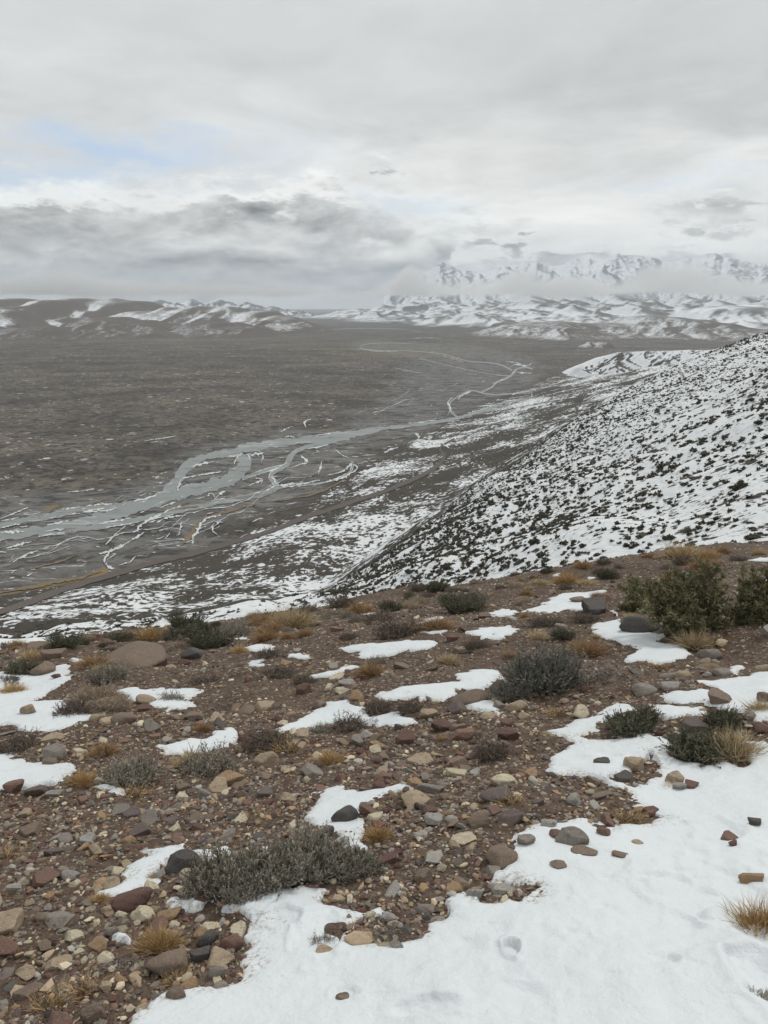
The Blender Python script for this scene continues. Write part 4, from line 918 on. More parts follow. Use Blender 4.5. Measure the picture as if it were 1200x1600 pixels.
 (1044, 1071, 30, 'round', 'pale grey', 'pale rounded stone left of the grey rock near the snow strip', .7, None, 'stone'),
 (1043, 1057, 26, 'round', 'grey', 'grey stone behind the pale rounded stone', .7, None, 'stone'),
 (1067, 1053, 28, 'round', 'tan', 'tan flat stone right of the grey stone behind the pale one', .6, None, 'stone'),
 (1128, 1093, 46, 'angular', 'brown', 'red-brown rock rising out of the right snow strip', .8, 'red-brown rock in the snow strip', 'rock'),
 (1192, 1046, 26, 'round', 'tan', 'tan round stone at the right edge above the snow strip', 1.0, None, 'stone'),
 (1190, 1137, 32, 'round', 'dark red', 'dark red rock at the right edge beside the straw tuft', .8, None, 'rock'),
 (1195, 1096, 30, 'round', 'brown', 'brown rock at the right edge behind the straw tuft', .9, None, 'rock'),
 (535, 1564, 24, 'flat', 'brown', 'brown stone tip showing in the lower snow sheet', .9, None, 'stone'),
 (510, 1487, 28, 'flat', 'tan', 'tan stone in the snow under the small dark shrub', .9, None, 'stone'),
 (622, 1481, 26, 'flat', 'grey', 'thin grey stone at the snow edge below the twiggy shrub', .8, None, 'stone'),
 (135, 1313, 26, 'blocky', 'pale grey', 'pale grey block on the cobbles at left', 1.1, 'pale grey block', 'stone'),
 (111, 1366, 30, 'angular', 'pale grey', 'pale angular stone left of the long snow patch', 1.1, 'pale angular stone', 'stone'),
 (118, 1383, 20, 'round', 'cream', 'small cream stone below the pale angular stone', .9, None, 'stone'),
 (183, 1358, 22, 'blocky', 'cream', 'small cream block above the long snow patch', 1.0, None, 'stone'),
 (174, 1380, 28, 'round', 'tan', 'tan stone resting in the long snow patch', .7, None, 'stone'),
 (46, 1488, 22, 'flat', 'cream', 'pale leaning slab on the cobbles lower left', 1.2, 'pale leaning slab', 'stone'),
 (45, 1513, 40, 'flat', 'tan', 'long tan slab below the pale leaning slab', 1.2, None, 'stone'),
 (45, 1545, 44, 'flat', 'brown', 'long brown slab near the lower left corner', 1.1, 'long brown slab', 'stone'),
 (115, 1460, 32, 'angular', 'cream', 'cream rock in the cobbles left of the small melting snow spot', 1.0, 'cream rock in the cobbles', 'rock'),
 (175, 1457, 22, 'round', 'grey', 'grey round cobble touching the small snow spot', 1.0, None, 'stone'),
 (168, 1422, 20, 'round', 'tan', 'small olive-tan stone left of the cream angular block', .9, None, 'stone'),
 (155, 1474, 32, 'angular', 'orange-tan', 'orange-brown angular stone below the grey round cobble', .9, None, 'stone'),
 (122, 1484, 20, 'flat', 'cream', 'cream splinter left of the orange-brown angular stone', 1.2, None, 'stone'),
 (164, 1545, 26, 'angular', 'tan', 'tan pointed stone below the pale dead twigs', .9, None, 'stone'),
 (92, 1430, 50, 'round', 'grey', 'grey long stone in the cobbles right of the large tan block', .4, None, 'stone'),
 (66, 1428, 24, 'round', 'brown', 'brown stone just right of the large tan block', .9, None, 'stone'),
 (20, 1385, 30, 'flat', 'pale grey', 'pale flat stone above the large tan block', .9, None, 'stone'),
 (145, 1590, 40, 'blocky', 'brown', 'brown block at the bottom edge left of the snow sheet', .9, None, 'rock'),
 (10, 1485, 44, 'blocky', 'reddish', 'reddish brown rock below the large tan block', .9, None, 'rock'),
 (90, 1595, 46, 'angular', 'reddish', 'reddish rock at the bottom edge near the corner', .9, None, 'rock'),
 (210, 1270, 30, 'angular', 'purple-grey', 'purple-grey stone on gravel above the long snow patch', .9, 'purple-grey gravel stone', 'stone'),
 (215, 1300, 42, 'flat', 'purple-grey', 'purple-grey slab just above the long snow patch', .9, None, 'stone'),
 (85, 1240, 30, 'flat', 'pale grey', 'pale slab below the left snow strip', 1.2, None, 'stone'),
 (48, 1300, 34, 'blocky', 'brown', 'brown blocky rock by the left side of the slope', .8, None, 'rock'),
 (324, 1312, 22, 'blocky', 'dark grey', 'dark stone above the snow beside the mat shrub', .9, None, 'stone'),
 (274, 1295, 20, 'blocky', 'cream', 'small cream chip stone above the dark jagged rock', .8, None, 'stone'),
 (200, 1314, 26, 'round', 'orange-tan', 'small orange-tan stone left of the long snow patch tip', .6, None, 'stone'),
]
rng = np.random.default_rng(21)
for px, py, wpx, kd, col, lb, ra, mk, nm in HERO:
    put_stone(px, py, wpx, kd, col, lb, ratio=ra, mark=mk, name=nm, sub=4, sink=.32 if wpx < 60 else .38, rz=rng.uniform(-.5, .5))
# ------------------------------------------------------------------ plants
def mat_plant(name, stops, rough=.8, trans=0.0):
    m, t = new_mat(name); c = t.attr('tone'); rnd = t.n('ObjectInfo').outputs['Random']
    f = t.m('ADD', t.m('MULTIPLY', c, .85), t.m('MULTIPLY', rnd, .15))
    finish(t, t.ramp(f, stops), rough, spec=.2, Subsurface_Weight=0.0); return m
PM = {
 'gold':  mat_plant('golden_grass', [(0, (.18, .110, .050)), (.5, (.46, .300, .135)), (1, (.66, .49, .27))]),
 'rust':  mat_plant('rusty_grass', [(0, (.15, .088, .050)), (.5, (.34, .215, .115)), (1, (.52, .37, .22))]),
 'straw': mat_plant('straw_grass', [(0, (0.216, 0.155, 0.088)), (.5, (0.459, 0.351, 0.209)), (1, (0.702, 0.581, 0.392))]),
 'sage':  mat_plant('grey_leaves', [(0, (.16, .145, .115)), (.5, (.34, .315, .255)), (1, (.56, .52, .43))]),
 'dkgrn': mat_plant('dark_green_leaves', [(0, (.060, .062, .042)), (.5, (.130, .132, .088)), (1, (.23, .225, .15))]),
 'olive': mat_plant('olive_leaves', [(0, (.090, .088, .048)), (.5, (.190, .180, .098)), (1, (.32, .30, .165))]),
 'grngrey': mat_plant('grey_green_leaves', [(0, (.085, .088, .075)), (.5, (.165, .172, .148)), (1, (.29, .295, .255))]),
 'twig':  mat_plant('grey_twigs', [(0, (0.093, 0.076, 0.068)), (.5, (0.212, 0.178, 0.156)), (1, (0.442, 0.391, 0.348))]),
 'brown': mat_plant('brown_twigs', [(0, (.080, .060, .050)), (.5, (.175, .140, .115)), (1, (.33, .275, .225))]),
 'cream': mat_plant('cream_twigs', [(0, (0.189, 0.142, 0.105)), (.5, (0.419, 0.338, 0.257)), (1, (0.634, 0.540, 0.432))]),
}
class Soup:
    "loose triangles collected for one mesh"
    def __init__(s): s.V, s.T = [], []
    def tris(s, P, tone):            # P (n,3,3)
        s.V.append(P.reshape(-1, 3)); s.T.append(np.repeat(tone, 3))
    def build(s, name, mat):
        V = np.vstack(s.V); return mesh(name, V, np.arange(len(V)).reshape(-1, 3), mat, False, {'tone': np.concatenate(s.T)})
def unit(v): return v / (np.linalg.norm(v, axis=-1, keepdims=True) + 1e-9)
def stalks(sp, base, dirs, L, w, tone, droop=.3, segs=3, rs=None, three=False):
    "tapered curved stalks or blades; returns the centre lines (n, segs+1, 3)"
    n = len(base); pts = [base]; d = dirs.copy(); p = base
    for i in range(segs):
        p = p + d * (L / segs)[:, None]; pts.append(p)
        d = unit(d + np.array([0, 0, -1]) * droop / segs + (rs.normal(0, .13, (n, 3)) if rs is not None else 0))
    Pn = np.stack(pts, 1)
    for rot in ((0, 1) if three else (0,)):
        side = unit(np.cross(dirs, rs.normal(0, 1, (n, 3))))
        if rot: side = unit(np.cross(dirs, side))
        for i in range(segs):
            w0 = (w * (1 - i / segs * .85))[:, None]; w1 = (w * (1 - (i + 1) / segs * .85))[:, None]
            a, b = Pn[:, i] - side * w0, Pn[:, i] + side * w0; c, e = Pn[:, i + 1] + side * w1, Pn[:, i + 1] - side * w1
            tt = np.clip(tone * (.75 + .5 * (i + 1) / segs), 0, 1)
            if i < segs - 1: sp.tris(np.stack([a, b, c], 1), tt); sp.tris(np.stack([a, c, e], 1), tt)
            else: sp.tris(np.stack([a, b, Pn[:, i + 1]], 1), tt)
    return Pn
def leafs(sp, Pn, per, size, tone, rs, lo=.35, spread=0.0, flare=.6):
    "small leaves set along the centre lines"
    n, k = Pn.shape[0], Pn.shape[1]; idx = np.repeat(np.arange(n), per); t = rs.uniform(lo, 1, len(idx)) * (k - 1)
    i = np.clip(t.astype(int), 0, k - 2); f = (t - i)[:, None]
    p = Pn[idx, i] * (1 - f) + Pn[idx, i + 1] * f; ax = unit(Pn[idx, i + 1] - Pn[idx, i])
    p = p + rs.normal(0, 1, p.shape) * spread
    d = unit(ax + rs.normal(0, flare, p.shape)); s_ = unit(np.cross(d, rs.normal(0, 1, p.shape)))
    L = size * rs.uniform(.6, 1.4, len(idx))[:, None]
    a = p - s_ * L * .22; b = p + s_ * L * .22; c = p + d * L
    sp.tris(np.stack([a, b, c], 1), np.clip(np.repeat(tone, per) + rs.normal(0, .16, len(idx)), 0, 1))
def dome_dirs(n, rs, lo=.1, hi=1.2):
    th = rs.uniform(0, 2 * math.pi, n); el = hi * np.sqrt(rs.uniform((lo / hi) ** 2, 1, n)); return np.stack([np.sin(el) * np.cos(th), np.sin(el) * np.sin(th), np.cos(el)], 1)
def make_plant(kind, rs):
    "parts of a plant 1 unit wide: {part name: mesh}"
    parts = {}
    if kind in ('tuft_gold', 'tuft_rust', 'tuft_straw', 'tuft_sparse'):
        m = PM[{'tuft_gold': 'gold', 'tuft_rust': 'rust', 'tuft_straw': 'straw', 'tuft_sparse': 'gold'}[kind]]
        n = 900 if kind != 'tuft_sparse' else 150
        sp = Soup(); b = rs.normal(0, .11 if kind != 'tuft_sparse' else .2, (n, 3)); b[:, 2] = -.03
        d = dome_dirs(n, rs, 0, 1.15); d = unit(d + b * np.array([2.2, 2.2, 0]))
        stalks(sp, b, d, rs.uniform(.28, .62, n) * (1 - .25 * (1 - d[:, 2])), np.full(n, .0075), rs.uniform(.1, .95, n), .45, 3, rs)
        parts['blades'] = sp.build('blades', m)
        sp = Soup(); n = 160; b = rs.normal(0, .12, (n, 3)); b[:, 2] = -.02; stalks(sp, b, dome_dirs(n, rs, .5, 1.5), rs.uniform(.12, .3, n), np.full(n, .012), rs.uniform(0, .25, n), .6, 2, rs)
        parts['dead_thatch'] = sp.build('dead_thatch', PM['brown' if kind != 'tuft_straw' else 'twig'])
        return parts
    cfg = {  # stems, height, leaf mat, stem mat, leaves per stem, leaf size, dome angle, upright
        'mat_shrub':   (420, .32, 'sage', 'twig', 40, .027, 1.15, 1.2),
        'grey_shrub':  (240, .42, 'sage', 'twig', 14, .030, 1.2, .4),
        'brown_shrub': (240, .42, 'brown', 'brown', 12, .030, 1.25, .3),
        'green_shrub': (260, .62, 'dkgrn', 'twig', 34, .040, 1.15, .6),
        'greygreen_shrub': (240, .78, 'grngrey', 'twig', 26, .034, 1.15, .7),
        'cream_shrub': (380, .50, 'cream', 'cream', 16, .026, 1.45, .2),
        'twigs':       (90, .50, None, 'twig', 0, 0, 1.4, .2),
        'dark_tuft':   (170, .50, None, 'brown', 0, 0, 1.3, .3),
    }[kind]
    n, hgt, lm, smt, per, lsz, ang, upr = cfg; flare = .35 if kind == 'mat_shrub' else .6
    sp, lf = Soup(), Soup()
    th = rs.uniform(0, 2 * math.pi, n); r = .30 * np.sqrt(rs.uniform(0, 1, n)); b = np.stack([r * np.cos(th), r * np.sin(th), np.full(n, -.02)], 1)
    d = dome_dirs(n, rs, 0, ang); d = unit(d * np.array([1, 1, 1]) + b * np.array([1.5, 1.5, 0]) + np.array([0, 0, upr * .5]))
    lobes = rs.normal(0, 1, (5, 3)); amp = np.clip(.80 + .75 * np.cos((d @ unit(lobes).T) * 5).mean(1) + .12 * np.cos(np.arctan2(d[:, 1], d[:, 0]) * 3 + lobes[0, 0] * 3), .4, 1.25)
    L = hgt * amp * rs.uniform(.65, 1.12, n) * (1 + .25 * (1 - d[:, 2]))
    L = np.minimum(L, .62)
    tone = rs.uniform(.15, .9, n)
    Pn = stalks(sp, b, d, L, np.full(n, .009 if kind != 'greygreen_shrub' else .012), tone, -.15, 4, rs, True)
    # side twigs
    k = 4; idx = np.repeat(np.arange(n), k); sg = rs.integers(1, 4, len(idx)); bb = Pn[idx, sg]
    dd_ = unit(unit(Pn[idx, sg + 1] - Pn[idx, sg]) + rs.normal(0, .55, (len(idx), 3)) + np.array([0, 0, upr * .35]))
    P2 = stalks(sp, bb, dd_, L[idx] * rs.uniform(.22, .45, len(idx)), np.full(len(idx), .0055), rs.uniform(.3, 1, len(idx)), -.1, 2, rs)
    parts['stems'] = sp.build('stems', PM[smt])
    if lm:
        leafs(lf, Pn, per, lsz, tone, rs, .45, 0, flare); leafs(lf, P2, max(3, per // 3), lsz, rs.uniform(.3, 1, len(idx)), rs, .1, 0, flare)
        parts['foliage'] = lf.build('foliage', PM[lm])
    return parts
PP = {}
def plant_proto(kind, v):
    if (kind, v) not in PP:
        rs = np.random.default_rng(1000 + v * 31 + sum(map(ord, kind))); PP[(kind, v)] = make_plant(kind, rs)
    return PP[(kind, v)]
NAMES = {'tuft_gold': ('grass_tuft', 'grass tuft'), 'tuft_rust': ('grass_tuft', 'grass tuft'), 'tuft_straw': ('grass_tuft', 'grass tuft'), 'tuft_sparse': ('grass_tuft', 'grass tuft'), 'twigs': ('dead_twigs', 'dead shrub')}
def put_plant(kind, px, py, wpx, label, ratio=1.0, mark=None, group=None, v=None, lean=0.0, deep=.8):
    "px, py: foot of the plant; wpx: its width in the photograph"
    x, y, _ = hit(px, py - wpx * .10); x, y = float(x[0]), float(y[0])
    z = float(H(x, y)); wd = wpx * cam_depth(x, y, z) / F
    nm, cat = NAMES.get(kind, ('shrub', 'shrub'))
    root = bpy.data.objects.new(nm, None); COL.objects.link(root)
    root.empty_display_size = .1
    root.location = (x, y, z); root.scale = (wd, wd * deep, wd * ratio); root.rotation_euler = (0, lean, 0)
    root['label'] = label; root['category'] = cat
    if group: root['group'] = group
    a = rng.uniform(0, 6.28)
    for pn, me in plant_proto(kind, int(v if v is not None else rng.integers(0, 5))).items():
        o = link(pn, me, parent=root, rz=a)
    if mark: LAND_MARKS.append((px, py - wpx * .2, mark))
    PLACED.append((x, y, wd * .42)); PLACED.append((x, y - wd * .35, wd * .3))
    return root
PL = [
 ('mat_shrub', 345, 1400, 150, 'wide grey mat shrub behind the round snow patch, left part', 1.0, 'grey mat shrub'),
 ('mat_shrub', 415, 1392, 150, 'middle clump of the grey mat shrub above the snow lobe', 1.15, None),
 ('mat_shrub', 488, 1378, 140, 'pale grey clump of the mat shrub below the centre snow patch', 1.1, None),
 ('mat_shrub', 552, 1374, 110, 'right end clump of the grey mat shrub near the red stone', .95, None),
 ('mat_shrub', 385, 1412, 90, 'low front clump of the grey mat shrub touching the snow lobe', 1.0, None),
 ('greygreen_shrub', 850, 1088, 128, 'tall grey-green bush with twisted bare stems in the middle of the slope', .98, 'tall grey-green bush'),
 ('greygreen_shrub', 795, 1098, 66, 'small grey-green shrub at the left foot of the tall grey-green bush', .8, None),
 ('twigs', 935, 1075, 110, 'bare grey twigs right of the tall grey-green bush', .75, None),
 ('green_shrub', 985, 1152, 78, 'dark green shrub standing between two snow patches', 1.0, 'dark green shrub in the snow'),
 ('green_shrub', 1008, 1130, 40, 'upright dark sprig behind the dark green shrub in the snow', 1.3, None),
 ('green_shrub', 1090, 1190, 98, 'dense dark green cushion shrub left of the straw tuft', .95, 'dense green cushion shrub'),
 ('olive', 1130, 1140, 60, 'olive shrub behind the dense green cushion shrub', 1.0, None),
 ('tuft_straw', 1145, 1190, 100, 'big straw coloured tussock right of the dense green cushion shrub', 1.0, 'big straw tussock'),
 ('tuft_straw', 1192, 1118, 60, 'straw tuft at the right edge above the tussock', .8, None),
 ('tuft_gold', 1190, 1470, 120, 'large golden brown tussock at the right edge in the snow', 1.15, None),
 ('grey_shrub', 1197, 1590, 90, 'grey shrub in the bottom right corner', 1.0, None),
 ('tuft_rust', 921, 1030, 74, 'rusty orange dome tuft right of the tall grey-green bush', .82, 'rusty orange dome tuft'),
 ('tuft_rust', 580, 1062, 58, 'orange tuft above the pale grey stone', .8, 'small orange tuft'),
 ('tuft_gold', 515, 1200, 60, 'golden tuft alone on gravel left of centre', .85, 'lone golden tuft'),
 ('tuft_gold', 590, 1315, 54, 'golden tuft at the right of the centre snow patch', .9, None),
 ('tuft_gold', 250, 1492, 84, 'golden tuft leaning behind the large smooth stone', 1.0, 'golden tuft'),
 ('tuft_rust', 416, 1006, 58, 'rusty tuft on the ridge above a small snow spot', .8, None),
 ('tuft_rust', 682, 988, 62, 'rusty tuft beside the thin ridge snow strip', .7, None),
 ('tuft_gold', 238, 1008, 64, 'tall olive-gold tuft above the large brown boulder', 1.0, 'tall olive-gold tuft'),
 ('tuft_gold', 130, 1230, 56, 'golden tuft left of the grey shrub near the left snow strip', .9, None),
 ('tuft_sparse', 205, 1250, 60, 'thin yellow grass below the grey shrub', .7, None),
 ('tuft_sparse', 982, 1290, 64, 'thin yellow grass on the bare strip beside the big snow sheet', .7, None),
 ('tuft_straw', 1062, 1245, 70, 'straw grass round the tan block in the snow', .35, None),
 ('tuft_straw', 1085, 1015, 70, 'straw grass at the foot of the green bush', .9, None),
 ('tuft_rust', 1115, 1030, 40, 'small orange tuft behind the grey rounded rock', .8, None),
 ('tuft_gold', 1112, 1050, 30, 'small tan tuft between rocks near the bush', .8, None),
 ('tuft_sparse', 1030, 1050, 40, 'thin yellow tuft left of the rocks near the bush', .8, None),
 ('tuft_sparse', 872, 1122, 50, 'thin yellow tuft right of the tan rounded rock', .7, None),
 ('tuft_sparse', 275, 1540, 50, 'yellow blades above the brown oval stone', .6, None),
 ('tuft_sparse', 80, 1580, 70, 'yellow grass among cobbles in the lower left corner', .8, None),
 ('tuft_sparse', 140, 1560, 70, 'yellow grass among cobbles right of the long brown slab', .8, None),
 ('tuft_gold', 155, 1415, 40, 'small golden tuft at the left end of the dark red rock', .6, None),
 ('tuft_straw', 235, 1378, 30, 'pale grass poking through the long snow patch', .7, None),
 ('tuft_gold', 568, 1475, 44, 'golden grass at the snow edge right of the small dark shrub', .8, None),
 ('twigs', 608, 1475, 90, 'tangled grey twigs at the edge of the big snow sheet', .75, 'tangled grey twigs'),
 ('dark_tuft', 504, 1482, 52, 'small dark twiggy shrub standing in the snow lobe', .9, 'small dark shrub in the snow'),
 ('tuft_straw', 416, 1536, 16, 'tiny straw tuft sticking out of the lower snow', 1.1, None),
 ('dark_tuft', 798, 1505, 18, 'tiny dark sprig in a melt hole of the snow', .7, None),
 ('twigs', 190, 1520, 70, 'pale dead twigs on the cobbles left of the large smooth stone', .45, None),
 ('grey_shrub', 208, 1228, 118, 'grey shrub below the left snow strip', .9, 'grey shrub'),
 ('grey_shrub', 325, 1218, 120, 'straw-grey shrub right of the grey shrub', .85, 'straw-grey shrub'),
 ('tuft_straw', 300, 1205, 70, 'straw tuft growing in the straw-grey shrub', .8, None),
 ('cream_shrub', 150, 1098, 72, 'pale cream cushion shrub left of the snow', .9, 'pale cream cushion shrub'),
 ('cream_shrub', 178, 1112, 66, 'lower pale cream cushion shrub above the brown long rock', .8, None),
 ('brown_shrub', 112, 1122, 70, 'dark branching twiggy shrub in the left snow', 1.0, None),
 ('grey_shrub', 170, 1070, 84, 'grey shrub behind the pale cream cushion shrub', .9, None),
 ('brown_shrub', 28, 1180, 84, 'dark grey shrub at the left edge above the snow strip', .9, None),
 ('tuft_gold', 20, 1088, 50, 'golden tuft at the left edge under a dark shrub', .6, None),
 ('brown_shrub', 8, 1075, 60, 'dark shrub at the left edge beside the snow', .8, None),
 ('green_shrub', 35, 1060, 60, 'green-grey shrub left of the rounded rock', .7, None),
 ('brown_shrub', 420, 1172, 90, 'dark twiggy shrub right of the thin snow patch', .75, 'dark twiggy shrub'),
 ('brown_shrub', 545, 1148, 90, 'low dark shrub in the middle snow strip', .55, None),
 ('grey_shrub', 500, 1150, 50, 'small dark sprigs left of the low dark shrub', .6, None),
 ('brown_shrub', 592, 1115, 66, 'dark shrub above the middle snow strip', .7, None),
 ('brown_shrub', 640, 1118, 60, 'dark shrub under the wide snow tongue', .7, None),
 ('brown_shrub', 622, 1002, 92, 'dark purple shrub behind the ridge snow strip', .9, 'dark purple shrub'),
 ('brown_shrub', 742, 1015, 46, 'small dark spiky shrub left of the tall bush', 1.0, None),
 ('green_shrub', 722, 962, 66, 'green shrub with snow at its foot on the ridge', .8, 'green ridge shrub'),
 ('brown_shrub', 436, 1058, 66, 'dark low shrub below the small ridge snow spots', .6, None),
 ('brown_shrub', 322, 1075, 76, 'dark low shrub at the tip of the left middle snow patch', .55, None),
 ('brown_shrub', 418, 1030, 50, 'dark shrub between two tiny snow spots', .7, None),
 ('green_shrub', 330, 1018, 66, 'green-grey shrub right of the tall olive-gold tuft', .8, None),
 ('cream_shrub', 290, 1022, 56, 'cream shrub behind the dark grey ridge rock', .8, None),
 ('tuft_rust', 145, 1048, 60, 'rusty grass left of the large brown boulder', .8, None),
 ('green_shrub', 880, 1000, 40, 'little dark shrub above the dome tuft', .7, None),
 ('brown_shrub', 850, 985, 70, 'dark brown shrub behind the tall bush', .7, None),
 ('brown_shrub', 920, 975, 60, 'low brown shrub left of the dark boulders', .6, None),
 ('tuft_sparse', 690, 1160, 30, 'tiny yellow sprig on bare gravel above the cream stone', .8, None),
 ('tuft_sparse', 800, 1262, 60, 'thin dry grass on top of the large purple-brown rock', .7, None),
 ('tuft_sparse', 405, 1278, 40, 'thin yellow grass on gravel above the mat shrub', .6, None),
 ('tuft_sparse', 8, 1345, 50, 'pale dry grass at the left edge among cobbles', .9, None),
 ('tuft_sparse', 450, 1180, 60, 'thin orange grass beside the dark twiggy shrub', .6, None),
]
PL = [(('green_shrub' if k == 'olive' else k), *r_) for k, *r_ in PL]
rng = np.random.default_rng(77)
for kd, px, py, wpx, lb, ra, mk in PL: put_plant(kd, px, py, wpx * (.92 if 'shrub' in kd and kd != 'mat_shrub' else 1), lb, ra, mk)

# the big leafy bush on the right: trunk-like branches, fine twigs and small leaves
def big_bush(px, py, wpx, hpx, label, seed, nb=46, mark=None):
    rs = np.random.default_rng(seed); x, y, _ = hit(px, py); x, y = float(x[0]), float(y[0]); z = float(H(x, y)); k_ = cam_depth(x, y, z) / F
    W, Hh = wpx * k_, hpx * k_
    root = bpy.data.objects.new('bush', None); COL.objects.link(root); root.location = (x, y, z); root['label'] = label; root['category'] = 'bush'
    br, lf = Soup(), Soup()
    b = rs.normal(0, .05 * W, (nb, 3)); b[:, 2] = -.05
    d = dome_dirs(nb, rs, .0, 1.38); d[:, 1] *= .75; d = unit(d)
    L = 1 / np.sqrt((d[:, 0] / (W * .5)) ** 2 + (d[:, 1] / (W * .38)) ** 2 + (d[:, 2] / Hh) ** 2) * rs.uniform(.6, 1.04, nb)
    P1 = stalks(br, b, d, L, np.full(nb, .016), rs.uniform(.1, .5, nb), .05, 6, rs, True)
    n2 = 9; i2 = np.repeat(np.arange(nb), n2); s2 = rs.integers(1, 6, len(i2)); b2 = P1[i2, s2]
    d2 = unit(unit(P1[i2, s2 + 1] - P1[i2, s2]) + rs.normal(0, .55, (len(i2), 3)) + np.array([0, 0, .25]))
    P2 = stalks(br, b2, d2, L[i2] * rs.uniform(.16, .38, len(i2)), np.full(len(i2), .007), rs.uniform(.2, .7, len(i2)), 0, 4, rs)
    n3 = 5; i3 = np.repeat(np.arange(len(i2)), n3); s3 = rs.integers(1, 4, len(i3)); b3 = P2[i3, s3]
    d3 = unit(unit(P2[i3, s3 + 1] - P2[i3, s3]) + rs.normal(0, .6, (len(i3), 3)) + np.array([0, 0, .25]))
    P3 = stalks(br, b3, d3, rs.uniform(.05, .15, len(i3)) * W * .5, np.full(len(i3), .0035), rs.uniform(.2, .8, len(i3)), 0, 3, rs)
    t3 = rs.uniform(.1, .9, nb)[i2][i3] * .6 + rs.uniform(0, .4, len(i3))
    leafs(lf, P3, 13, .034, t3, rs, .1, .008, .9); leafs(lf, P2, 10, .034, rs.uniform(.1, .9, len(i2)), rs, .4, .006, .9)
    link('branches', br.build('branches', PM['brown']), parent=root)
    link('foliage', lf.build('foliage', PM['olive']), parent=root)
    if mark: LAND_MARKS.append((px, py - hpx * .5, mark))
    PLACED.append((x, y, W * .3)); return root
big_bush(1070, 984, 230, 118, 'large olive green leafy bush on the right of the slope', 11, mark='large green bush')
big_bush(1178, 968, 130, 105, 'olive green leafy bush right of the large green bush at the photo edge', 12, 36)
big_bush(1005, 955, 90, 62, 'low leafy branches of a green bush over the large dark boulder', 13, 26)

# plants along the brow of the slope and scattered further back
DIRW = ('left of', 'right of', 'behind', 'in front of')
def auto_label(head, px, py, used_):
    c = sorted(LAND_MARKS, key=lambda m: math.hypot(m[0] - px, (m[1] - py) * 1.3))[:14]
    def rel(m):
        dx, dy = px - m[0], py - m[1]
        if abs(dx) > abs(dy) * 1.1: return 'right of' if dx > 0 else 'left of'
        return 'in front of' if dy > 0 else 'behind'
    for m in c[:5]:
        s_ = f'{head} {rel(m)} the {m[2]}'
        if s_ not in used_ and len(s_.split()) <= 16: return s_
    for i in range(len(c)):
        for j in range(i + 1, len(c)):
            s_ = f'{head} {rel(c[i])} the {c[i][2]} and {rel(c[j])} the {c[j][2]}'
            if s_ not in used_ and len(s_.split()) <= 16: return s_
    return None
USED = set(o['label'] for o in COL.objects if 'label' in o)
LAND_MARKS += [(440, 1436, 'dimple in the snow lobe'), (60, 1070, 'left snow patch'), (60, 1215, 'left snow strip'), (700, 1070, 'wide snow tongue'), (550, 1120, 'middle snow strip'), (310, 1160, 'thin snow patch'), (250, 1092, 'left middle snow patch'),
               (880, 945, 'upper snow patch'), (1030, 1015, 'snow by the green bush'), (610, 1010, 'ridge snow strip'), (1100, 1085, 'right snow strip'), (900, 1300, 'big snow sheet'), (510, 1250, 'centre snow patch'), (220, 1360, 'long snow patch'), (200, 1462, 'small snow spot')]
def near_any(x, y, r_, k=1.0):
    return any((x - a) ** 2 + (y - b) ** 2 < (k * (r_ + c)) ** 2 for a, b, c in PLACED)
brow_x = np.array([-300, -120, 0, 300, 500, 700, 900, 1200, 1320, 1500]); brow_y = np.array([1040, 1024, 1014, 981, 951, 915, 885, 846, 832, 815])
KW = {'brown_shrub': 'dark brown shrub', 'grey_shrub': 'grey shrub', 'green_shrub': 'dark green shrub', 'greygreen_shrub': 'grey-green shrub', 'cream_shrub': 'pale cream shrub', 'tuft_rust': 'rusty grass tuft', 'tuft_gold': 'golden grass tuft', 'tuft_straw': 'straw grass tuft', 'twigs': 'bare grey twigs', 'tuft_sparse': 'thin yellow grass'}
kinds = ['brown_shrub'] * 9 + ['green_shrub'] * 4 + ['tuft_rust'] * 5 + ['tuft_gold'] * 1 + ['tuft_straw'] * 3 + ['grey_shrub'] * 4 + ['cream_shrub'] * 2 + ['greygreen_shrub'] * 1
cnt = tries = 0
while cnt < 190 and tries < 5000:
    tries += 1
    if cnt < 175:
        px = rng.uniform(-220, 1480); off = abs(rng.normal(0, 12 + max(px, 0) * .03)); py = np.interp(px, brow_x, brow_y) + off + 1
    else:
        px = rng.uniform(-60, 1240); py = rng.uniform(np.interp(px, brow_x, brow_y) + 20, 1190); off = 50
        if px > 800 and py > 1080: continue
    x, y, z = hit(px, py); x, y, z = float(x[0]), float(y[0]), float(z[0])
    wm = float(np.clip(rng.lognormal(-1.32, .42), .14, .75)) * ((1.0 + max(px, 0) / 2500) if off < 60 else .72)
    wpx = wm * F / cam_depth(x, y, z)
    s_ = float(snow_sdf(np.array([x]), np.array([y]))[0])
    if near_any(x, y, wm * .42, .75) or (s_ > .15): continue
    kd = kinds[rng.integers(0, len(kinds))]
    if off >= 50 and kd in ('green_shrub', 'greygreen_shrub'): kd = 'tuft_straw'
    if off >= 50: wm = min(wm, .26); wpx = wm * F / cam_depth(x, y, z)
    size = 'small' if wm < .28 else 'wide' if wm > .48 else 'low'
    lb = auto_label(f'{size} {KW[kd]}', px, py, USED)
    if not lb: continue
    USED.add(lb); put_plant(kd, px, py, wpx, lb, rng.uniform(.62, .95), group='plants along the brow of the slope' if off < 40 else 'plants scattered on the stony slope'); cnt += 1

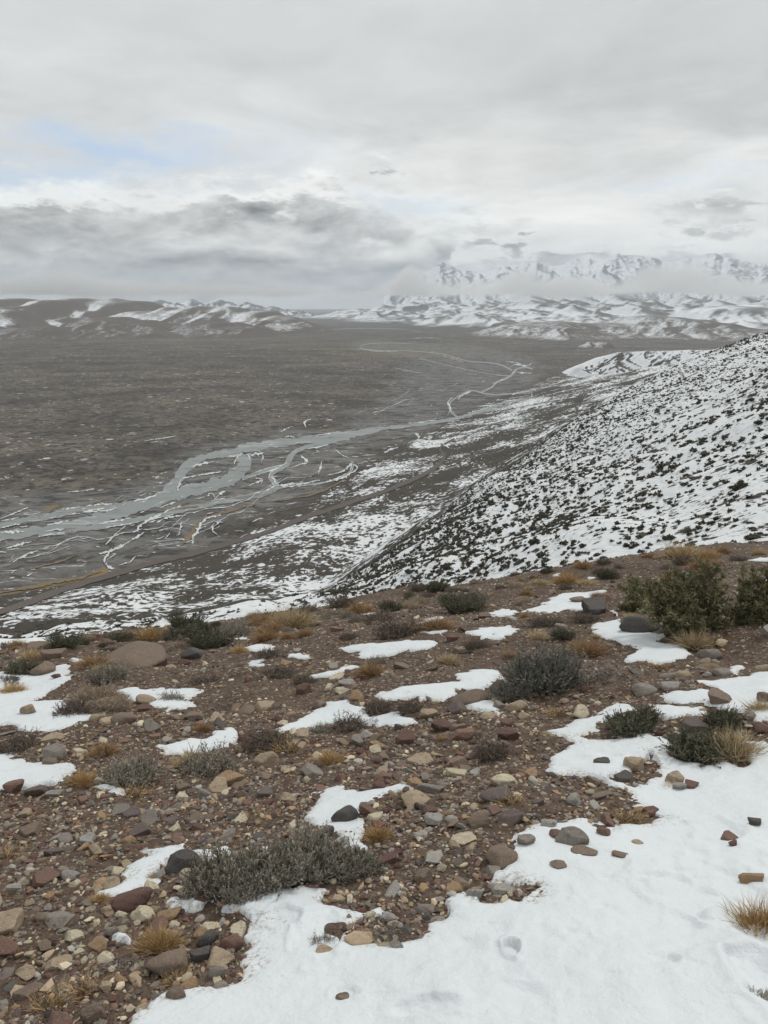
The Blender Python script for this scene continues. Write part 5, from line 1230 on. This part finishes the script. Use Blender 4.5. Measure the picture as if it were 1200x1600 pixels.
# ------------------------------------------------------------------ stones one can pick out, and the gravel between them
cols = ['brown'] * 5 + ['tan'] * 4 + ['cream'] * 3 + ['grey'] * 4 + ['dark red'] * 2 + ['reddish'] * 3 + ['purple-grey'] * 3 + ['orange-tan'] * 2 + ['dark grey'] * 1 + ['pale grey'] * 2
KD = {'round': 'rounded', 'angular': 'angular', 'blocky': 'blocky', 'flat': 'flat'}
cand = []
N = 50000
ca = rng.uniform(-R(42), R(46), N); cdist = np.sqrt(rng.uniform(1.15 ** 2, 14 ** 2, N))
near2 = rng.random(N) < .45; cdist = np.where(near2, np.sqrt(rng.uniform(1.15 ** 2, 5.5 ** 2, N)), cdist)
cx_, cy_ = cdist * np.sin(ca), cdist * np.cos(ca); cz_ = H(cx_, cy_)
wm = .016 * rng.pareto(2.5, N) + .011; wm = np.minimum(wm, .17)
cpx, cpy = project(cx_, cy_, cz_); wpx_ = wm * F / cam_depth(cx_, cy_, cz_)
ss_ = snow_sdf(cx_, cy_)
dens = .55 + .45 * smooth(fbm(cx_ * .8, cy_ * .8, 2, 101), -.3, .5) + .5 * ((cpx < 420) & (cpy > 1230))
inv_ = (cpx > -25) & (cpx < 1225) & (cpy < 1615)
ok = (cpy < 2400) & (ss_ < .015) & (rng.random(N) < dens)
order = [i for i in np.argsort(-wpx_) if ok[i]]
n_ind = 300 - len(HERO); made = 0
for i in order:
    if made >= n_ind: break
    if wpx_[i] > 46 or not inv_[i]: continue
    if near_any(cx_[i], cy_[i], wm[i] * .5, .85): continue
    kd = ('round', 'angular', 'blocky', 'flat', 'angular', 'angular', 'blocky')[rng.integers(0, 7)]; col = cols[rng.integers(0, len(cols))]
    sz = 'small' if wpx_[i] < 20 else 'mid-sized' if wpx_[i] < 32 else 'large'
    lb = auto_label(f'{sz} {KD[kd]} {col} stone', cpx[i], cpy[i], USED)
    if not lb: continue
    USED.add(lb); made += 1
    put_stone(cpx[i], cpy[i], wpx_[i], kd, col, lb, ratio=rng.uniform(.75, 1.05), sub=4, sink=.34, xy=(float(cx_[i]), float(cy_[i])), width=float(wm[i]), group='loose stones on the slope', tilt=.2)

PAL = np.array([SC[c] for c in cols])
def gravel(name, x, y, w_, sub, seed, sink=.25, dark=1.0):
    rs = np.random.default_rng(seed); n = len(x); PR = []
    for v in range(16):
        kd = ('round', 'angular', 'blocky', 'angular', 'angular', 'blocky')[v % 6]
        dm = (1, rs.uniform(.55, .95), rs.uniform(.3, .7)); PR.append(stone_verts(sub, rs, kd, dm)[0])
    PR = np.array(PR); Fc = ICO[sub][1]; nv = PR.shape[1]
    pid = rs.integers(0, 16, n); P_ = PR[pid] * w_[:, None, None]
    a, b = rs.uniform(0, 6.28, n), rs.normal(0, .35, n)
    c1, s1 = np.cos(b)[:, None], np.sin(b)[:, None]; X1 = P_[..., 0] * c1 - P_[..., 2] * s1; Z1 = P_[..., 0] * s1 + P_[..., 2] * c1
    c2, s2 = np.cos(a)[:, None], np.sin(a)[:, None]; X2 = X1 * c2 - P_[..., 1] * s2; Y2 = X1 * s2 + P_[..., 1] * c2
    z = H(x, y) + w_ * (.22 - sink * .5)
    V = np.stack([X2 + x[:, None], Y2 + y[:, None], Z1 + z[:, None]], -1).reshape(-1, 3)
    FF = (Fc[None] + (np.arange(n) * nv)[:, None, None]).reshape(-1, 3)
    c = PAL[rs.integers(0, len(PAL), n)] * rs.uniform(.62, 1.5, (n, 1)) * dark
    link(name, mesh(name, V, FF, GRAV, False, {'tint': np.repeat(c, nv, axis=0)}), kind='stuff')
m, t = new_mat('gravel_stone'); GRAV = m
tc_ = t.attr('tint', 0); nn = t.noise(pos(t), 90, 4, .7)
finish(t, t.mix(1.0, tc_, t.mix(nn, (.6, .6, .6), (1.35, 1.33, 1.3)), 'MULTIPLY'), .85, bump(t, nn, .004), spec=.25)
# larger pieces of gravel: those candidates not made as single stones
rest = np.array([i for i in order if wpx_[i] < 24])
occ = np.array([(a, b, c) for a, b, c in PLACED]); keep = np.ones(len(rest), bool)
for a, b, c in occ: keep &= (cx_[rest] - a) ** 2 + (cy_[rest] - b) ** 2 > (c * .8) ** 2
rest = rest[keep]
bigr = rest[wpx_[rest] > 7][:4600]; smr = rest[~np.isin(rest, bigr)]
gravel('gravel', cx_[bigr], cy_[bigr], wm[bigr], 2, 5)
N = 46000
ga = rng.uniform(-R(42), R(46), N); gd = np.exp(rng.uniform(math.log(.9), math.log(24), N))
gx, gy = gd * np.sin(ga), gd * np.cos(ga); gw = np.maximum(rng.lognormal(-4.35, .45, N), .0022 * gd) * (1 + .5 * rng.random(N))
gs = snow_sdf(gx, gy); k_ = (gs < .035) & (rng.random(N) < .55 + .45 * smooth(fbm(gx * 1.2, gy * 1.2, 2, 111), -.4, .4))
gravel('fine_gravel', np.concatenate([gx[k_], cx_[smr]]), np.concatenate([gy[k_], cy_[smr]]), np.concatenate([gw[k_], wm[smr]]), 1, 6, dark=1.05)

# ------------------------------------------------------------------ dark shrubs on the snowy hillside
DARKM, t = new_mat('dark_cushion_leaves')
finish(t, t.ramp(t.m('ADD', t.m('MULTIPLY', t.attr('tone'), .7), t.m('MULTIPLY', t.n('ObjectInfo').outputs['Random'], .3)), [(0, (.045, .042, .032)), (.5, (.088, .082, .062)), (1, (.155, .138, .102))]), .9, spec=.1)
def cushion(rs, n):
    d = dome_dirs(n, rs, 0, 1.5); lob = 1 + .22 * np.cos((d @ unit(rs.normal(0, 1, (3, 3))).T) * 5).sum(1) * .5
    r = .5 * lob * rs.uniform(.65, 1.05, n); p = d * r[:, None] * np.array([1, .9, .72])
    a = unit(rs.normal(0, 1, (n, 3))); b = unit(np.cross(a, d)); s_ = (.11 * math.sqrt(140 / n)) * rs.uniform(.7, 1.3, n)[:, None]
    T = np.stack([p - b * s_ - d * s_ * .3, p + b * s_ - d * s_ * .3, p + d * s_ * 1.3], 1)
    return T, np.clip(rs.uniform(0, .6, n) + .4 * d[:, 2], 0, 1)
CU = []
for v in range(6):
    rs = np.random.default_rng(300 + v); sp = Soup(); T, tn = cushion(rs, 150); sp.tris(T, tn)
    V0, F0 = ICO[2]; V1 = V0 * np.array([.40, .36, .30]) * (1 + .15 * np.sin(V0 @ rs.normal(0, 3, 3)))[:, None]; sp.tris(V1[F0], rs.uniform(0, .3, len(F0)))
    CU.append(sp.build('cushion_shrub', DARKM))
N = 85000
sa = rng.uniform(-R(30), R(34), N); cdd = np.interp(sa, AZT, tabs['crest'][0]); fdd = np.interp(sa, AZT, tabs['edge'][0]) * 1.5
sd = np.sqrt(rng.uniform(fdd ** 2, (cdd * 1.05) ** 2)); sx, sy = sd * np.sin(sa), sd * np.cos(sa)
sz = H(sx, sy); dn = fbm(sx / 12, sy / 12, 3, 131)
gg = ridged((sy * 0.93 + sx * 0.36) / 34.0, (sx * 0.93 - sy * 0.36) / 190.0, 3, 21)
k_ = rng.random(N) < np.clip(.36 + .18 * dn + .14 * (gg - .5), .05, 1) * (.08 + .92 * smooth(sa, R(-9), R(4)))
sx, sy, sz, sd, sa = sx[k_], sy[k_], sz[k_], sd[k_], sa[k_]
px_, py_ = project(sx, sy, sz); tt = (sz - CAMZ) / sd
# keep what the brow of the near slope or a nearer fold does not hide
vis = np.ones(len(sx), bool)
for f_ in np.concatenate([np.linspace(.05, .95, 25), [.97, .985]]): vis &= CAMZ + (sz + .5 - CAMZ) * f_ > H(sx * f_, sy * f_, False) - .05
vis &= (px_ > -30) & (px_ < 1240)
sx, sy, sz, sd, px_, py_ = sx[vis], sy[vis], sz[vis], sd[vis], px_[vis], py_[vis]
sw = np.clip(rng.lognormal(-.86, .40, len(sx)), .2, 1.4)
o_ = np.argsort(-sw / sd); ind, mass = o_[:300], o_[300:21000]
for q, i in enumerate(ind):
    o = link('cushion_shrub', CU[q % 6], loc=(float(sx[i]), float(sy[i]), float(sz[i]) - .05), rz=float(rng.uniform(0, 6.28)))
    o.scale = (sw[i], sw[i] * rng.uniform(.8, 1.1), sw[i] * rng.uniform(.7, 1.0))
    o['label'] = 'dark cushion shrub growing out of the snow on the hillside beyond the brow'; o['category'] = 'shrub'; o['group'] = 'dark cushion shrubs on the snowy hillside'
rs = np.random.default_rng(9); TT, TN = [], []
for v in range(10):
    T, tn = cushion(rs, 11); V0, F0 = ICO[1]; V1 = V0 * np.array([.40, .38, .30]); TT.append(np.concatenate([T, V1[F0][V0[F0].mean(1)[:, 2] > -.3][:9]])); TN.append(np.concatenate([tn, np.full(9, .15)]))
n_t = min(len(a) for a in TT); TT = np.array([a[:n_t] for a in TT]); TN = np.array([a[:n_t] for a in TN])
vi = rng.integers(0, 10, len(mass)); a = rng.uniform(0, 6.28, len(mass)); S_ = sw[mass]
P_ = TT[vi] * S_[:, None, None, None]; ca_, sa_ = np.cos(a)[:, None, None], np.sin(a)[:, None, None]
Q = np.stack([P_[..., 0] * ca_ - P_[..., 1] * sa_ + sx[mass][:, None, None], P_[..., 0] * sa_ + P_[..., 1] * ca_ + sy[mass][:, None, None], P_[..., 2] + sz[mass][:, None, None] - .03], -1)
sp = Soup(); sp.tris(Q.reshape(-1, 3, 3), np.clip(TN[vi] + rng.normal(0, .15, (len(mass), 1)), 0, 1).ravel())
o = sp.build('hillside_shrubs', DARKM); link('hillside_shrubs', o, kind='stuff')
# ------------------------------------------------------------------ low cloud bank hanging on the mountains
def cloud_volume():
    m, t = new_mat('cloud_vapour')
    p = t.n('TexCoord').outputs['Object']
    s = t.n('SeparateXYZ', i0=p); x, y, z = s.outputs
    n = t.n('TexNoise', Vector=t.vscale(p, (1 / 900., 1 / 900., 1 / 420.)), Scale=1.0, Detail=3.0, Roughness=.62).outputs[0]
    left = t.ss(x, 300.0, -700.0)
    topz = t.m('ADD', 170.0, t.m('MULTIPLY', left, 30.0))
    for cx, wx, am in ((2230., 230., 150.), (1350., 260., 30.), (1000., 110., 130.), (200., 120., 160.), (-300., 300., -60.), (-2700., 900., 40.), (-1900., 300., -40.)):
        q = t.m('DIVIDE', t.m('SUBTRACT', x, cx), wx)
        topz = t.m('ADD', topz, t.m('MULTIPLY', t.m('POWER', 2.718, t.m('MULTIPLY', t.m('MULTIPLY', q, q), -1.0)), am))
    botz = t.m('ADD', 66.0, t.m('MULTIPLY', t.m('SUBTRACT', t.n('TexNoise', Vector=t.vscale(p, (1 / 700., 1 / 700., 0)), Scale=1.0, Detail=2.0).outputs[0], .5), 60.0))
    up = t.m('DIVIDE', t.m('SUBTRACT', topz, z), 90.0); dn = t.m('DIVIDE', t.m('SUBTRACT', z, botz), 55.0)
    e = t.m('MINIMUM', t.m('MINIMUM', up, dn), t.m('MINIMUM', t.m('DIVIDE', t.m('ADD', y, 650.0), 250.0), t.m('DIVIDE', t.m('SUBTRACT', 650.0, y), 250.0)))
    e = t.m('MINIMUM', e, 1.0)
    d = t.ss(t.m('ADD', e, t.m('MULTIPLY', t.m('SUBTRACT', n, .5), 3.4)), .15, 1.15)
    d = t.m('MULTIPLY', d, .0048)
    v = t.n('VolumePrincipled', Color=(.97, .98, .985, 1), Density=d, Anisotropy=.2)
    t.n('OutputMaterial', Volume=v)
    return m
BOX = [(0, 1, 3, 2), (4, 6, 7, 5), (0, 4, 5, 1), (2, 3, 7, 6), (0, 2, 6, 4), (1, 5, 7, 3)]
def box_mesh(name, a, b, mat):
    V = [(x, y, z) for x in (a[0], b[0]) for y in (a[1], b[1]) for z in (a[2], b[2])]
    return mesh(name, V, BOX, mat, False)
link('cloud_bank', box_mesh('cloud_bank', (-6500, -700, 20), (6500, 700, 470), cloud_volume()), loc=(0, 6100, 0), kind='stuff')
m, t = new_mat('thin_air_haze')
t.n('OutputMaterial', Volume=t.n('VolumePrincipled', Color=(.83, .91, 1.0, 1), Density=6.0e-5, Anisotropy=.1))
link('haze', box_mesh('haze', (-31000, -31000, FLOOR - 25), (31000, 31000, 1020), m), kind='stuff')
